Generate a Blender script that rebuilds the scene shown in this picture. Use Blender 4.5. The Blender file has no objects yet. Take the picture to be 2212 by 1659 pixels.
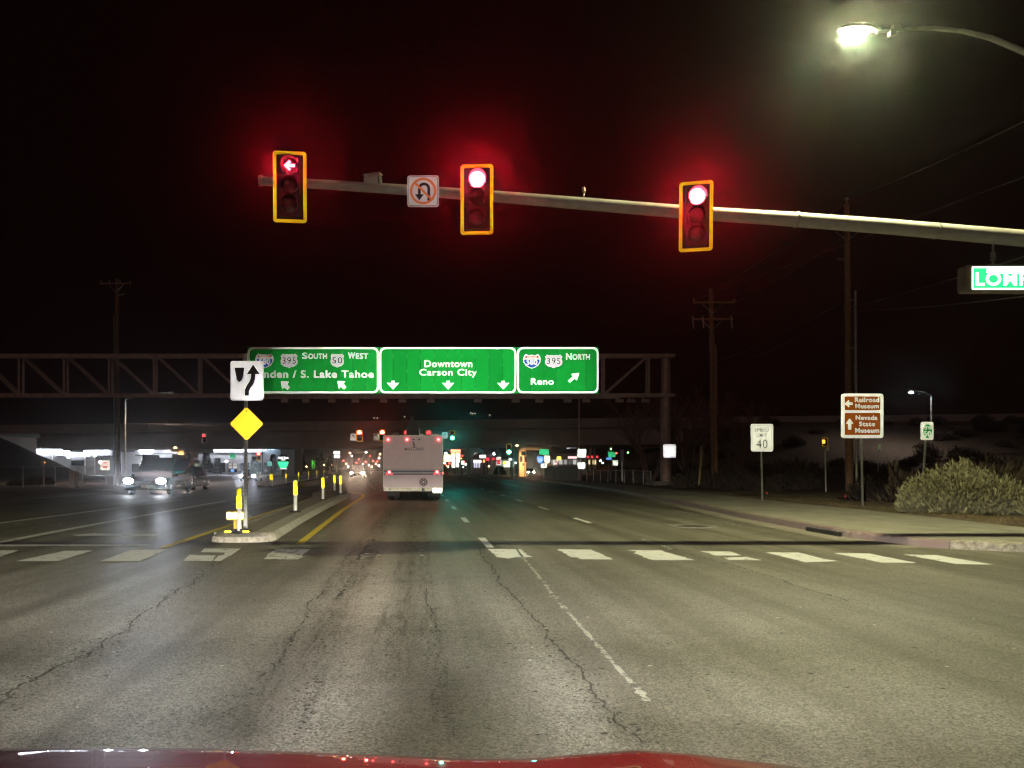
import bpy, bmesh, math, random
from mathutils import Vector, Matrix
R = math.radians
rnd = random.Random(7)
S = bpy.context.scene
COL = S.collection

# ------------------------------------------------------------------ camera
F, CU, CV, H = 1646.0, 902.0, 1012.0, 1.4      # focal length, vanishing point (px of a 2212 x 1659 frame), eye height
cam = bpy.data.cameras.new('camera')
camo = bpy.data.objects.new('camera', cam); COL.objects.link(camo)
camo.location = (0, 0, H); camo.rotation_euler = (R(90), 0, 0)
cam.sensor_width = 36; cam.lens = F / 2212 * 36
cam.shift_x = (1106 - CU) / 2212; cam.shift_y = (CV - 829.5) / 2212
cam.clip_start = 0.05; cam.clip_end = 6000
S.camera = camo

# ------------------------------------------------------------------ sky, added fill light, exposure
wd = bpy.data.worlds.new('World'); S.world = wd; wd.use_nodes = True
nt = wd.node_tree; nt.nodes.clear()
sky = nt.nodes.new('ShaderNodeTexSky'); sky.sky_type = 'NISHITA'; sky.sun_disc = False
sky.sun_elevation = R(2); sky.sun_rotation = R(200)
hs = nt.nodes.new('ShaderNodeMixRGB'); hs.blend_type = 'MIX'; hs.inputs[0].default_value = 0.97
hs.inputs[2].default_value = (2.6, .75, .62, 1)
bgn = nt.nodes.new('ShaderNodeBackground'); bgn.inputs[1].default_value = 0.0009
wo = nt.nodes.new('ShaderNodeOutputWorld')
nt.links.new(sky.outputs[0], hs.inputs[1]); nt.links.new(hs.outputs[0], bgn.inputs[0]); nt.links.new(bgn.outputs[0], wo.inputs[0])
fill_sun = bpy.data.lights.new('fill_sun', 'SUN'); fill_sun.energy = 0.105; fill_sun.angle = R(12); fill_sun.color = (1, .70, .58)  # unseen fill added behind the camera, stands in for ambient sky glow
mo = bpy.data.objects.new('fill_sun', fill_sun); COL.objects.link(mo); mo.rotation_euler = (R(58), 0, R(-18))
S.view_settings.view_transform = 'Standard'; S.view_settings.look = 'None'
S.view_settings.exposure = 0; S.view_settings.gamma = 1
S.render.engine = 'CYCLES'
S.cycles.use_denoising = True
S.cycles.max_bounces = 5; S.cycles.diffuse_bounces = 2; S.cycles.glossy_bounces = 3; S.cycles.volume_bounces = 0
S.cycles.caustics_reflective = False; S.cycles.caustics_refractive = False
S.cycles.sample_clamp_indirect = 2.0
S.cycles.use_adaptive_sampling = True; S.cycles.adaptive_threshold = .02

# ------------------------------------------------------------------ materials
MATS = {}
def _new(name):
    m = bpy.data.materials.new(name); m.use_nodes = True; m.node_tree.nodes.clear()
    return m, m.node_tree.nodes, m.node_tree.links
def _noise(N, L, scale, detail=4, rough=.6, coord='Object'):
    tc = N.new('ShaderNodeTexCoord'); n = N.new('ShaderNodeTexNoise')
    n.inputs['Scale'].default_value = scale; n.inputs['Detail'].default_value = detail; n.inputs['Roughness'].default_value = rough
    L.new(tc.outputs[coord], n.inputs['Vector']); return n
def _ramp(N, L, src, a, b, ca, cb):
    r = N.new('ShaderNodeValToRGB'); r.color_ramp.elements[0].position = a; r.color_ramp.elements[1].position = b
    r.color_ramp.elements[0].color = (*ca, 1); r.color_ramp.elements[1].color = (*cb, 1)
    L.new(src, r.inputs[0]); return r
def mat(name, col, rough=.6, metal=0., var=.25, scale=6., bump=0., bscale=40., coat=0., spec=.5, col2=None):
    if name in MATS: return MATS[name]
    m, N, L = _new(name)
    o = N.new('ShaderNodeOutputMaterial'); p = N.new('ShaderNodeBsdfPrincipled')
    n = _noise(N, L, scale)
    c2 = col2 or tuple(c * (1 - var) for c in col); c1 = tuple(min(1, c * (1 + var * .6)) for c in col)
    r = _ramp(N, L, n.outputs[0], .3, .7, c2, c1)
    L.new(r.outputs[0], p.inputs['Base Color'])
    p.inputs['Roughness'].default_value = rough; p.inputs['Metallic'].default_value = metal
    p.inputs['Coat Weight'].default_value = coat; p.inputs['Specular IOR Level'].default_value = spec
    if bump:
        n2 = _noise(N, L, bscale, 3); b = N.new('ShaderNodeBump'); b.inputs['Strength'].default_value = bump; b.inputs['Distance'].default_value = .02
        L.new(n2.outputs[0], b.inputs['Height']); L.new(b.outputs[0], p.inputs['Normal'])
    L.new(p.outputs[0], o.inputs[0]); MATS[name] = m; return m
def glow(name, col, strength):
    if name in MATS: return MATS[name]
    m, N, L = _new(name); o = N.new('ShaderNodeOutputMaterial'); e = N.new('ShaderNodeEmission')
    e.inputs[0].default_value = (*col, 1); e.inputs[1].default_value = strength
    L.new(e.outputs[0], o.inputs[0]); MATS[name] = m; return m
def retro(name, col, gain=1., rough=.3, base=None, var=.12, wear=True):
    """road-sign sheeting: sends light back where it came from (a glossy lobe about the incoming ray) over a diffuse base"""
    if name in MATS: return MATS[name]
    m, N, L = _new(name); o = N.new('ShaderNodeOutputMaterial')
    g = N.new('ShaderNodeBsdfGlossy'); d = N.new('ShaderNodeBsdfDiffuse'); ad = N.new('ShaderNodeAddShader'); ge = N.new('ShaderNodeNewGeometry')
    L.new(ge.outputs['Incoming'], g.inputs['Normal']); g.inputs['Roughness'].default_value = rough
    b = base or tuple(c * .55 for c in col)
    d.inputs[0].default_value = (*b, 1)
    if wear:
        oi = N.new('ShaderNodeObjectInfo'); n = _noise(N, L, 1.3, 5)
        ma = N.new('ShaderNodeMath'); ma.operation = 'MULTIPLY_ADD'; ma.inputs[1].default_value = var; ma.inputs[2].default_value = 1 - var
        L.new(oi.outputs['Random'], ma.inputs[0])
        mb = N.new('ShaderNodeMath'); mb.operation = 'MULTIPLY_ADD'; mb.inputs[1].default_value = var * 1.6; mb.inputs[2].default_value = 1 - var * .8
        L.new(n.outputs[0], mb.inputs[0])
        mm = N.new('ShaderNodeMath'); mm.operation = 'MULTIPLY'; L.new(ma.outputs[0], mm.inputs[0]); L.new(mb.outputs[0], mm.inputs[1])
        mx = N.new('ShaderNodeVectorMath'); mx.operation = 'SCALE'; mx.inputs[0].default_value = tuple(c * gain for c in col); L.new(mm.outputs[0], mx.inputs['Scale'])
        L.new(mx.outputs[0], g.inputs[0])
    else:
        g.inputs[0].default_value = (*(c * gain for c in col), 1)
    L.new(g.outputs[0], ad.inputs[0]); L.new(d.outputs[0], ad.inputs[1]); L.new(ad.outputs[0], o.inputs[0])
    MATS[name] = m; return m
def asphalt():
    m, N, L = _new('asphalt'); o = N.new('ShaderNodeOutputMaterial'); p = N.new('ShaderNodeBsdfPrincipled')
    big = _noise(N, L, .22, 5, .6); mid = _noise(N, L, 2.5, 4, .6); fine = _noise(N, L, 75, 2, .75)
    tc = N.new('ShaderNodeTexCoord'); vo = N.new('ShaderNodeTexVoronoi'); vo.inputs['Scale'].default_value = 120
    L.new(tc.outputs['Object'], vo.inputs['Vector'])
    cell = N.new('ShaderNodeTexVoronoi'); cell.inputs['Scale'].default_value = 85; L.new(tc.outputs['Object'], cell.inputs['Vector'])
    sep = N.new('ShaderNodeSeparateColor'); L.new(cell.outputs['Color'], sep.inputs[0])
    mixg = N.new('ShaderNodeMath'); mixg.operation = 'MULTIPLY_ADD'; mixg.inputs[1].default_value = .42; L.new(sep.outputs[0], mixg.inputs[0])
    sc = N.new('ShaderNodeMath'); sc.operation = 'MULTIPLY'; sc.inputs[1].default_value = .58; L.new(fine.outputs[0], sc.inputs[0]); L.new(sc.outputs[0], mixg.inputs[2])
    r0 = _ramp(N, L, mixg.outputs[0], .25, .80, (.05, .047, .042), (.385, .37, .325))
    r1 = _ramp(N, L, big.outputs[0], .3, .7, (.72, .72, .74), (1.08, 1.06, 1.02))
    r2 = _ramp(N, L, mid.outputs[0], .25, .75, (.82, .82, .82), (1.08, 1.08, 1.08))
    m1 = N.new('ShaderNodeMixRGB'); m1.blend_type = 'MULTIPLY'; m1.inputs[0].default_value = 1
    m2 = N.new('ShaderNodeMixRGB'); m2.blend_type = 'MULTIPLY'; m2.inputs[0].default_value = 1
    L.new(r0.outputs[0], m1.inputs[1]); L.new(r1.outputs[0], m1.inputs[2]); L.new(m1.outputs[0], m2.inputs[1]); L.new(r2.outputs[0], m2.inputs[2])
    # tyre-polished wheel paths: long streaks along the road
    mp = N.new('ShaderNodeMapping'); mp.inputs['Scale'].default_value = (1.1, .03, 1); L.new(tc.outputs['Object'], mp.inputs['Vector'])
    st = N.new('ShaderNodeTexNoise'); st.inputs['Scale'].default_value = 1.6; st.inputs['Detail'].default_value = 3; L.new(mp.outputs[0], st.inputs['Vector'])
    r3 = _ramp(N, L, st.outputs[0], .35, .65, (.58, .55, .52), (1.12, 1.12, 1.12))
    m3 = N.new('ShaderNodeMixRGB'); m3.blend_type = 'MULTIPLY'; m3.inputs[0].default_value = 1
    L.new(m2.outputs[0], m3.inputs[1]); L.new(r3.outputs[0], m3.inputs[2])
    L.new(m3.outputs[0], p.inputs['Base Color'])
    p.inputs['Roughness'].default_value = .52; p.inputs['Specular IOR Level'].default_value = .45
    ad = N.new('ShaderNodeMath'); ad.operation = 'ADD'; L.new(fine.outputs[0], ad.inputs[0]); L.new(vo.outputs['Distance'], ad.inputs[1])
    b = N.new('ShaderNodeBump'); b.inputs['Strength'].default_value = .55; b.inputs['Distance'].default_value = .006
    L.new(ad.outputs[0], b.inputs['Height']); L.new(b.outputs[0], p.inputs['Normal'])
    L.new(p.outputs[0], o.inputs[0]); return m
def worn_paint(name, col, wear=.45, gain=0.):
    m, N, L = _new(name); o = N.new('ShaderNodeOutputMaterial'); p = N.new('ShaderNodeBsdfPrincipled')
    n = _noise(N, L, 5, 6, .7); f = _noise(N, L, 60, 3, .7)
    ad = N.new('ShaderNodeMath'); ad.operation = 'MULTIPLY_ADD'; ad.inputs[1].default_value = .35; L.new(f.outputs[0], ad.inputs[0]); L.new(n.outputs[0], ad.inputs[2])
    r = _ramp(N, L, ad.outputs[0], wear, wear + .06, (.09, .085, .08), col)
    L.new(r.outputs[0], p.inputs['Base Color']); p.inputs['Roughness'].default_value = .6
    b = N.new('ShaderNodeBump'); b.inputs['Strength'].default_value = .3; b.inputs['Distance'].default_value = .004
    L.new(ad.outputs[0], b.inputs['Height']); L.new(b.outputs[0], p.inputs['Normal'])
    L.new(p.outputs[0], o.inputs[0]); MATS[name] = m; return m
ASPH = asphalt(); MATS['asphalt'] = ASPH
PAINT_W = worn_paint('road_paint_white', (.74, .75, .78), .53)
PAINT_WF = worn_paint('road_paint_faded', (.55, .55, .52), .70)
PAINT_WT = worn_paint('road_paint_thin', (.45, .44, .40), .62)
PAINT_Y = worn_paint('road_paint_yellow', (.72, .55, .07), .45)
CRACK = mat('crack_dark', (.07, .066, .058), .9, var=.5, scale=20)
TYRE = mat('tyre_marks', (.085, .078, .07), .85, var=.5, scale=25)
CONC = mat('concrete', (.36, .345, .31), .85, var=.22, scale=1.8, bump=.25, bscale=60)
CONC_D = mat('concrete_dark', (.25, .225, .2), .85, var=.25, scale=.8, bump=.2, bscale=12)
KERB_R = mat('kerb_red_paint', (.19, .125, .125), .8, var=.25, scale=3, bump=.5, bscale=30, col2=(.22, .19, .17))
CONC_B = mat('concrete_broken', (.34, .31, .25), .95, var=.5, scale=14, bump=.8, bscale=30)
COBBLE = mat('median_stone', (.24, .21, .19), .9, var=.5, scale=25, bump=.9, bscale=35)
DIRT = mat('dirt', (.12, .09, .065), .95, var=.45, scale=3, bump=.7, bscale=20)
GALV = mat('galvanized', (.42, .42, .40), .45, .75, var=.3, scale=5)
GALV_P = mat('pole_paint', (.50, .49, .44), .55, .1, var=.22, scale=4, bump=.1, bscale=25)
RUST = mat('weathered_steel', (.46, .33, .28), .6, .3, var=.3, scale=3)
WOOD = mat('pole_wood', (.30, .18, .115), .9, var=.45, scale=7, bump=.7, bscale=18)
BLACK = mat('black_paint', (.018, .018, .018), .45, var=.3)
RUBBER = mat('rubber', (.02, .02, .02), .8)
DARK = mat('dark_metal', (.06, .06, .06), .5, .4)
WIRE = mat('wire', (.20, .17, .15), .6, .3)
WHITE = mat('white_plastic', (.72, .70, .66), .5, var=.12)
GLASS = mat('dark_glass', (.015, .017, .02), .06, var=.1, spec=.8)
CHROME = mat('chrome', (.6, .6, .6), .2, 1.)
G1 = .36
R_WHITE = retro('sheeting_white', (.9, .96, 1), 6.5 * G1, base=(.3, .3, .32), var=.06)
R_WHITE_N = retro('sheeting_white_near', (.95, .97, 1), 3.8 * G1, base=(.35, .35, .38), var=.05)
R_WHITE_D = retro('sheeting_white_aged', (1, .97, .95), 1.5 * G1, base=(.5, .5, .5))
R_YEL = retro('sheeting_yellow', (1, .62, .03), 3.2 * G1, base=(.5, .3, .02), var=.06)
R_YELB = retro('backplate_yellow', (1, .86, .02), 3.2 * G1, base=(.5, .25, .02), var=.05)
R_GRN = retro('sheeting_green', (.010, .40, .05), 3.1 * G1, base=(.01, .12, .03), var=.24)
R_GRN_P = retro('sheeting_green_patch', (.02, .48, .09), 2.1 * G1, base=(.01, .12, .03), var=.05)
R_GWH = retro('sheeting_gantry_white', (1, 1, .97), 5.2 * G1, base=(.6, .6, .6), var=.05)
R_SHIELD = retro('sheeting_shield_white', (1, 1, .97), 3.3 * G1, base=(.6, .6, .6), var=.04)
R_BLUE = retro('sheeting_blue', (.02, .17, .65), 2.0 * G1, base=(.02, .08, .3), var=.05)
R_RED = retro('sheeting_red', (.5, .03, .03), 1.6 * G1, base=(.3, .02, .02), var=.05)
R_BRN = retro('sheeting_brown', (.42, .095, .004), 1.8 * G1, base=(.16, .05, .01), var=.1)
R_ORG = retro('sheeting_orange', (.95, .24, .10), 1.6 * G1, base=(.5, .2, .06), var=.08)
R_YG = retro('delineator_yellow', (1, .75, .01), 1.8 * G1, base=(.5, .4, .02), var=.05)
R_YW = retro('marker_reflector', (1, .85, .25), 3.2 * G1, base=(.7, .6, .2), var=.05)
R_FARW = retro('far_sheeting_white', (.9, 1, .92), 9 * G1, base=(.6, .6, .6), var=.08)
R_FARG = retro('far_sheeting_green', (.05, .75, .3), 8 * G1, base=(.02, .2, .1), var=.05)
R_FARB = retro('far_sheeting_blue', (.12, .3, .95), 9 * G1, base=(.05, .1, .4), var=.05)
R_FARR = retro('far_sheeting_red', (.75, .03, .05), 5 * G1, base=(.4, .02, .03), var=.05)
R_FARY = retro('far_backplate_yellow', (1, .5, .02), 2.6 * G1, base=(.4, .25, .02), var=.05)
INK = mat('sign_black', (.022, .018, .022), .6, var=.1)
L_RED = glow('signal_red_light', (1, .03, .05), 45)
L_RED2 = glow('far_signal_red_light', (1, .06, .04), 30)
L_GRN = glow('far_signal_green_light', (.05, 1, .88), 30)
L_LENS_OFF = mat('signal_lens_off', (.05, .035, .035), .18, var=.2, spec=.7)
L_HEAD = glow('headlight_white', (.85, .92, 1), 70)
L_HEADW = glow('headlight_warm', (1, .82, .62), 90)
L_TAIL = glow('tail_light', (1, .05, .05), 30)
L_TAILD = glow('tail_light_dim', (1, .03, .04), 4)
L_SOD = glow('sodium_light', (1, .42, .12), 260)
L_LEDW = glow('cool_white_light', (.9, .97, 1), 350)

# ------------------------------------------------------------------ geometry helpers
def W(u, v, Y): return Vector(((u - CU) / F * Y, Y, H - (v - CV) / F * Y))
def G(u, v, z=0.):
    Y = (H - z) * F / (v - CV); return Vector(((u - CU) / F * Y, Y, z))
def px(n, Y): return n / F * Y

class MB:
    def __init__(s): s.v = []; s.f = []
    def add(s, vs, fs):
        o = len(s.v); s.v += [tuple(v) for v in vs]; s.f += [tuple(i + o for i in f) for f in fs]; return s
    def box(s, c, d, rz=0., rx=0.):
        hx, hy, hz = d[0] / 2, d[1] / 2, d[2] / 2
        m = Matrix.Rotation(rz, 3, 'Z') @ Matrix.Rotation(rx, 3, 'X'); c = Vector(c)
        vs = [c + m @ Vector((x * hx, y * hy, z * hz)) for x in (-1, 1) for y in (-1, 1) for z in (-1, 1)]
        return s.add(vs, [(0, 1, 3, 2), (4, 6, 7, 5), (0, 4, 5, 1), (2, 3, 7, 6), (0, 2, 6, 4), (1, 5, 7, 3)])
    def tube(s, pts, rad, n=8, cap=True):
        pts = [Vector(p) for p in pts]; rs = rad if isinstance(rad, (list, tuple)) else [rad] * len(pts)
        vs = []; prev = None
        for i, p in enumerate(pts):
            t = (pts[min(i + 1, len(pts) - 1)] - pts[max(i - 1, 0)]).normalized()
            a = t.orthogonal().normalized() if prev is None else (prev - t * prev.dot(t)).normalized()
            prev = a; b = t.cross(a)
            vs += [p + (a * math.cos(2 * math.pi * k / n) + b * math.sin(2 * math.pi * k / n)) * rs[i] for k in range(n)]
        fs = [(i * n + k, i * n + (k + 1) % n, (i + 1) * n + (k + 1) % n, (i + 1) * n + k) for i in range(len(pts) - 1) for k in range(n)]
        if cap: fs += [tuple(range(n - 1, -1, -1)), tuple((len(pts) - 1) * n + k for k in range(n))]
        return s.add(vs, fs)
    def bar(s, a, b, w): return s.tube([a, b], w * .7071, 4)
    def prism(s, poly, y0, y1):            # outline in x,z thickened along y
        n = len(poly); vs = [(x, y0, z) for x, z in poly] + [(x, y1, z) for x, z in poly]
        return s.add(vs, [tuple(range(n)), tuple(range(2 * n - 1, n - 1, -1))] + [(i, i + n, (i + 1) % n + n, (i + 1) % n) for i in range(n)])
    def ring(s, a, b, y0, y1):             # frame between two outlines of equal count
        n = len(a); vs = [(x, y0, z) for x, z in a] + [(x, y0, z) for x, z in b] + [(x, y1, z) for x, z in a] + [(x, y1, z) for x, z in b]
        fs = []
        for i in range(n):
            j = (i + 1) % n
            fs += [(i, j, n + j, n + i), (2 * n + i, 3 * n + i, 3 * n + j, 2 * n + j), (i, 2 * n + i, 2 * n + j, j), (n + i, n + j, 3 * n + j, 3 * n + i)]
        return s.add(vs, fs)
    def slab(s, poly, z0, z1):             # outline in x,y thickened along z
        n = len(poly); vs = [(p[0], p[1], z0) for p in poly] + [(p[0], p[1], z1) for p in poly]
        return s.add(vs, [tuple(range(n - 1, -1, -1)), tuple(range(n, 2 * n))] + [(i, (i + 1) % n, (i + 1) % n + n, i + n) for i in range(n)])
    def lathe(s, c, prof, n=16, axis='Y'): # profile of (radius, along) about an axis through c
        c = Vector(c); vs = []
        for r, t in prof:
            for k in range(n):
                a = 2 * math.pi * k / n; x, y = r * math.cos(a), r * math.sin(a)
                vs.append(c + (Vector((x, t, y)) if axis == 'Y' else Vector((x, y, t)) if axis == 'Z' else Vector((t, x, y))))
        m = len(prof)
        fs = [(i * n + k, i * n + (k + 1) % n, (i + 1) * n + (k + 1) % n, (i + 1) * n + k) for i in range(m - 1) for k in range(n)]
        fs += [tuple(range(n)), tuple((m - 1) * n + k for k in range(n))]
        return s.add(vs, fs)
    def mesh(s, name, off=Vector((0, 0, 0)), smooth=False, fix=True):
        me = bpy.data.meshes.new(name)
        me.from_pydata([(v[0] - off.x, v[1] - off.y, v[2] - off.z) for v in s.v], [], s.f)
        if fix:
            b = bmesh.new(); b.from_mesh(me); bmesh.ops.recalc_face_normals(b, faces=b.faces); b.to_mesh(me); b.free()
        if smooth:
            for p in me.polygons: p.use_smooth = True
            try: me.set_sharp_from_angle(angle=R(40))
            except Exception: pass
        return me
def tag(o, label=None, cat=None, group=None, kind=None):
    if label: o['label'] = label
    if cat: o['category'] = cat
    if group: o['group'] = group
    if kind: o['kind'] = kind
    return o
def worldloc(o):
    v = Vector((0, 0, 0))
    while o: v += o.location; o = o.parent
    return v
def put(name, mb, m, parent=None, smooth=False, base=None, fix=True):
    """links one mesh object; vertices are given in world space and stored about the parent's (or the thing's own) base"""
    if parent is not None: off = worldloc(parent)
    elif base is not None: off = Vector(base)
    else:
        xs = [v[0] for v in mb.v]; ys = [v[1] for v in mb.v]; zs = [v[2] for v in mb.v]
        off = Vector(((min(xs) + max(xs)) / 2, (min(ys) + max(ys)) / 2, min(zs)))
    o = bpy.data.objects.new(name, mb.mesh(name, off, smooth, fix)); COL.objects.link(o)
    o.data.materials.append(m)
    if parent is not None: o.parent = parent
    else: o.location = off
    return o
def thing(name, loc, label, cat, group=None):
    o = bpy.data.objects.new(name, None); COL.objects.link(o); o.location = loc; o.empty_display_size = .2
    return tag(o, label, cat, group)
def copy_tree(o, parent=None):
    c = o.copy(); COL.objects.link(c); c.parent = parent
    for ch in list(o.children): copy_tree(ch, c)
    return c
def lamp(name, kind, loc, power, color, parent=None, aim=None, cone=120, blend=1., radius=.05, wide=1.):
    l = bpy.data.lights.new(name, kind); l.energy = power; l.color = color; l.shadow_soft_size = radius
    if kind == 'SPOT': l.spot_size = R(cone); l.spot_blend = blend
    o = bpy.data.objects.new(name, l); COL.objects.link(o)
    if parent is not None: o.parent = parent; o.location = Vector(loc) - worldloc(parent)
    else: o.location = loc
    o.scale = (wide, 1, 1)
    if aim is not None: o.rotation_euler = (Vector(aim) - Vector(loc)).to_track_quat('-Z', 'Y').to_euler()
    return o
def rrect(cx, cz, w, h, r, n=5):
    P = []
    for sx, sz, a0 in ((1, 1, 0), (-1, 1, 90), (-1, -1, 180), (1, -1, 270)):
        for k in range(n):
            a = R(a0 + 90 * k / (n - 1)); P.append((cx + sx * (w / 2 - r) + r * math.cos(a), cz + sz * (h / 2 - r) + r * math.sin(a)))
    return P
def pixrect(u0, v0, u1, v1, Y):
    a, b = W(u0, v0, Y), W(u1, v1, Y); return (a.x + b.x) / 2, (a.z + b.z) / 2, b.x - a.x, a.z - b.z
def disc(cx, cz, r, n=20): return [(cx + r * math.cos(2 * math.pi * k / n), cz + r * math.sin(2 * math.pi * k / n)) for k in range(n)]
DG = None
def text_mb(body, x0, x1, z0, z1, y, bold=.012, shear=0., depth=.004, keep=False):
    """lettering fitted into a box on a plane facing the traffic (-Y)"""
    cu = bpy.data.curves.new('lettering', 'FONT'); cu.body = body; cu.size = 1; cu.offset = bold; cu.shear = shear; cu.space_character = 1.08
    cu.resolution_u = 3
    o = bpy.data.objects.new('lettering', cu); COL.objects.link(o)
    dg = bpy.context.evaluated_depsgraph_get(); me = bpy.data.meshes.new_from_object(o.evaluated_get(dg))
    vs = [v.co.copy() for v in me.vertices]; fs = [tuple(p.vertices) for p in me.polygons]
    bpy.data.objects.remove(o); bpy.data.curves.remove(cu); bpy.data.meshes.remove(me)
    xa, xb = min(v.x for v in vs), max(v.x for v in vs); ya, yb = min(v.y for v in vs), max(v.y for v in vs)
    sx = (x1 - x0) / (xb - xa); sz = (z1 - z0) / (yb - ya)
    mb = MB(); mb.add([(x0 + (v.x - xa) * sx, y, z0 + (v.y - ya) * sz) for v in vs], fs); return mb
def text_px(name, body, u0, u1, v0, v1, Y, m, parent, **k):
    a = W(u0, v0, Y); b = W(u1, v1, Y)
    return put(name, text_mb(body, a.x, b.x, b.z, a.z, Y, **k), m, parent, fix=False)
def poly_px(pts, Y): return [((W(u, v, Y)).x, (W(u, v, Y)).z) for u, v in pts]
def arrow(cx, cz, ang, L, w, hw, hl):
    """block arrow outline pointing along ang (radians from +x)"""
    P = [(-L / 2, -w / 2), (L / 2 - hl, -w / 2), (L / 2 - hl, -hw / 2), (L / 2, 0), (L / 2 - hl, hw / 2), (L / 2 - hl, w / 2), (-L / 2, w / 2)]
    c, s = math.cos(ang), math.sin(ang); return [(cx + x * c - z * s, cz + x * s + z * c) for x, z in P]
def shield_us(cx, cz, w, h):
    P = [(0, .86), (.3, .93), (.55, .84), (.72, 1.0), (.98, .66), (.84, .36), (.98, -.02), (.93, -.42), (.62, -.74), (.22, -.84), (0, -1)]
    P = P + [(-x, z) for x, z in P[-2:0:-1]]; return [(cx + x * w / 2, cz + z * h / 2) for x, z in P]
def shield_i(cx, cz, w, h, top=1.0):
    P = [(0, .9), (.35, .82), (.72, 1.0), (.92, .62), (1., .25), (.93, -.15), (.68, -.6), (.3, -.87), (0, -1)]
    P = P + [(-x, z) for x, z in P[-2:0:-1]]; return [(cx + x * w / 2, cz + min(z, top) * h / 2) for x, z in P]
def sm(a, b, x): t = min(1, max(0, (x - a) / (b - a))); return t * t * (3 - 2 * t)
def lerp_poly(P, y):
    for (x0, y0), (x1, y1) in zip(P, P[1:]):
        if y0 <= y <= y1: return x0 + (x1 - x0) * (y - y0) / (y1 - y0)
    return P[0][0] if y < P[0][1] else P[-1][0]

# ================================================================== ground, road, markings
g = put('ground', MB().add([(-1500, -200, -.06), (1500, -200, -.06), (1500, 1800, -.06), (-1500, 1800, -.06)], [(0, 1, 2, 3)]), DIRT, base=(0, 0, 0), fix=False)
tag(g, kind='structure')
rb = MB()
xs = [-90, -45, -20, 0, 20, 45, 90]; ys = [-40, 0, 20, 60, 125, 220, 420]
rb.add([(x, y, 0) for y in ys for x in xs], [(j * 7 + i, j * 7 + i + 1, (j + 1) * 7 + i + 1, (j + 1) * 7 + i) for j in range(6) for i in range(6)])
road = tag(put('road', rb, ASPH, base=(0, 0, 0), fix=False), kind='structure')

def ragged(poly, amp=.012, step=.12):
    out = []
    for i in range(len(poly)):
        a, b = Vector(poly[i]).to_2d(), Vector(poly[(i + 1) % len(poly)]).to_2d()
        n = max(1, int((b - a).length / step)); nv = Vector((-(b - a).y, (b - a).x)).normalized()
        for k in range(n): out.append(a.lerp(b, k / n) + nv * rnd.uniform(-amp, amp))
    return out
def flat(name, polys, m, z=.004, amp=.012, step=.12):
    mb = MB()
    for p in polys:
        q = ragged(p, amp, step) if amp else p
        mb.add([(c[0], c[1], z) for c in q], [tuple(range(len(q)))])
    return put(name, mb, m, road, fix=False)
def gp(pts): return [G(u, v) for u, v in pts]
def L2(pts, k=.3472, u0=0., v0=1097.2): return [(u0 + x * k, v0 + y * k) for x, y in pts]
bars = [[(-120, 1189), (42, 1189), (-30, 1213), (-215, 1213)]] + \
    [L2(p) for p in ([(400, 268), (580, 266), (360, 332), (103, 332)], [(820, 262), (1050, 258), (870, 332), (617, 333)])] 
for p in bars: flat('crosswalk_bar', [gp(p)], PAINT_W)
b3 = L2([(1265, 254), (1498, 254), (1370, 330), (1130, 332)])
flat('crosswalk_bar', [gp(L2([(1268, 254), (1498, 254), (1470, 276), (1400, 279), (1246, 276)])), gp(L2([(1400, 279), (1470, 276), (1375, 331), (1330, 331), (1352, 300), (1395, 292)])), gp(L2([(1180, 292), (1345, 298), (1318, 331), (1138, 330)]))], PAINT_W)
flat('crosswalk_bar', [gp(L2([(1720, 255), (1930, 258), (1860, 320), (1632, 320)]))], worn_paint('road_paint_worn', (.7, .7, .66), .60), amp=.03)
flat('crosswalk_bar', [gp(L2([(205, 260), (320, 260), (305, 318), (185, 318)], u0=713.2))], PAINT_WF, amp=.04)
flat('crosswalk_bar', [gp(L2([(552, 262), (580, 262), (592, 308), (555, 308)], u0=713.2))], PAINT_WF, amp=.04)
for p in ([(985, 256), (1190, 258), (1215, 278), (1225, 292), (1262, 306), (1160, 308), (1110, 316), (1035, 306)], [(1415, 258), (1620, 260), (1760, 323), (1560, 321), (1500, 306)],
          [(1845, 263), (2050, 265), (2270, 326), (2010, 326), (1890, 284), (1900, 272)]):
    flat('crosswalk_bar', [gp(L2(p, u0=713.2))], PAINT_W, amp=.025)
K3 = dict(k=.3552, u0=1426.4)
flat('crosswalk_bar', [gp(L2([(240, 264), (420, 266), (500, 290), (330, 291), (300, 276)], **K3)), gp(L2([(380, 304), (520, 298), (618, 319), (420, 318)], **K3))], PAINT_W, amp=.02)
for p in ([(637, 270), (840, 272), (1000, 312), (1085, 325), (885, 332)], [(1055, 276), (1270, 278), (1560, 336), (1345, 334)], [(1475, 284), (1680, 288), (2035, 347), (1800, 342)]):
    flat('crosswalk_bar', [gp(L2(p, **K3))], PAINT_W, amp=.015)

def strip(P, w):
    P = [Vector(p).to_2d() for p in P]; a, b = [], []
    for i, p in enumerate(P):
        t = (P[min(i + 1, len(P) - 1)] - P[max(i - 1, 0)]).normalized(); n = Vector((-t.y, t.x)) * w / 2
        a.append(p + n); b.append(p - n)
    return a + b[::-1]
for i in range(14):
    y = 13.4 + 6.35 * i
    flat('lane_dash', [[(1.22, y), (1.36, y), (1.36, y + 2), (1.22, y + 2)]], PAINT_W, amp=.008)
    flat('lane_dash', [[(4.36, y - .2), (4.5, y - .2), (4.5, y + 1.8), (4.36, y + 1.8)]], PAINT_W if i else PAINT_WF, amp=.008)
flat('lane_line', [strip([(7.9, 60), (8.75, 137), (9.6, 230)], .16)], PAINT_W, amp=0)
flat('edge_line', [strip([(7.9, 18.7), (8.75, 27), (9.9, 39), (11.2, 68), (12.3, 90)], .12)], PAINT_WF, amp=.01, step=.5)
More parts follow.
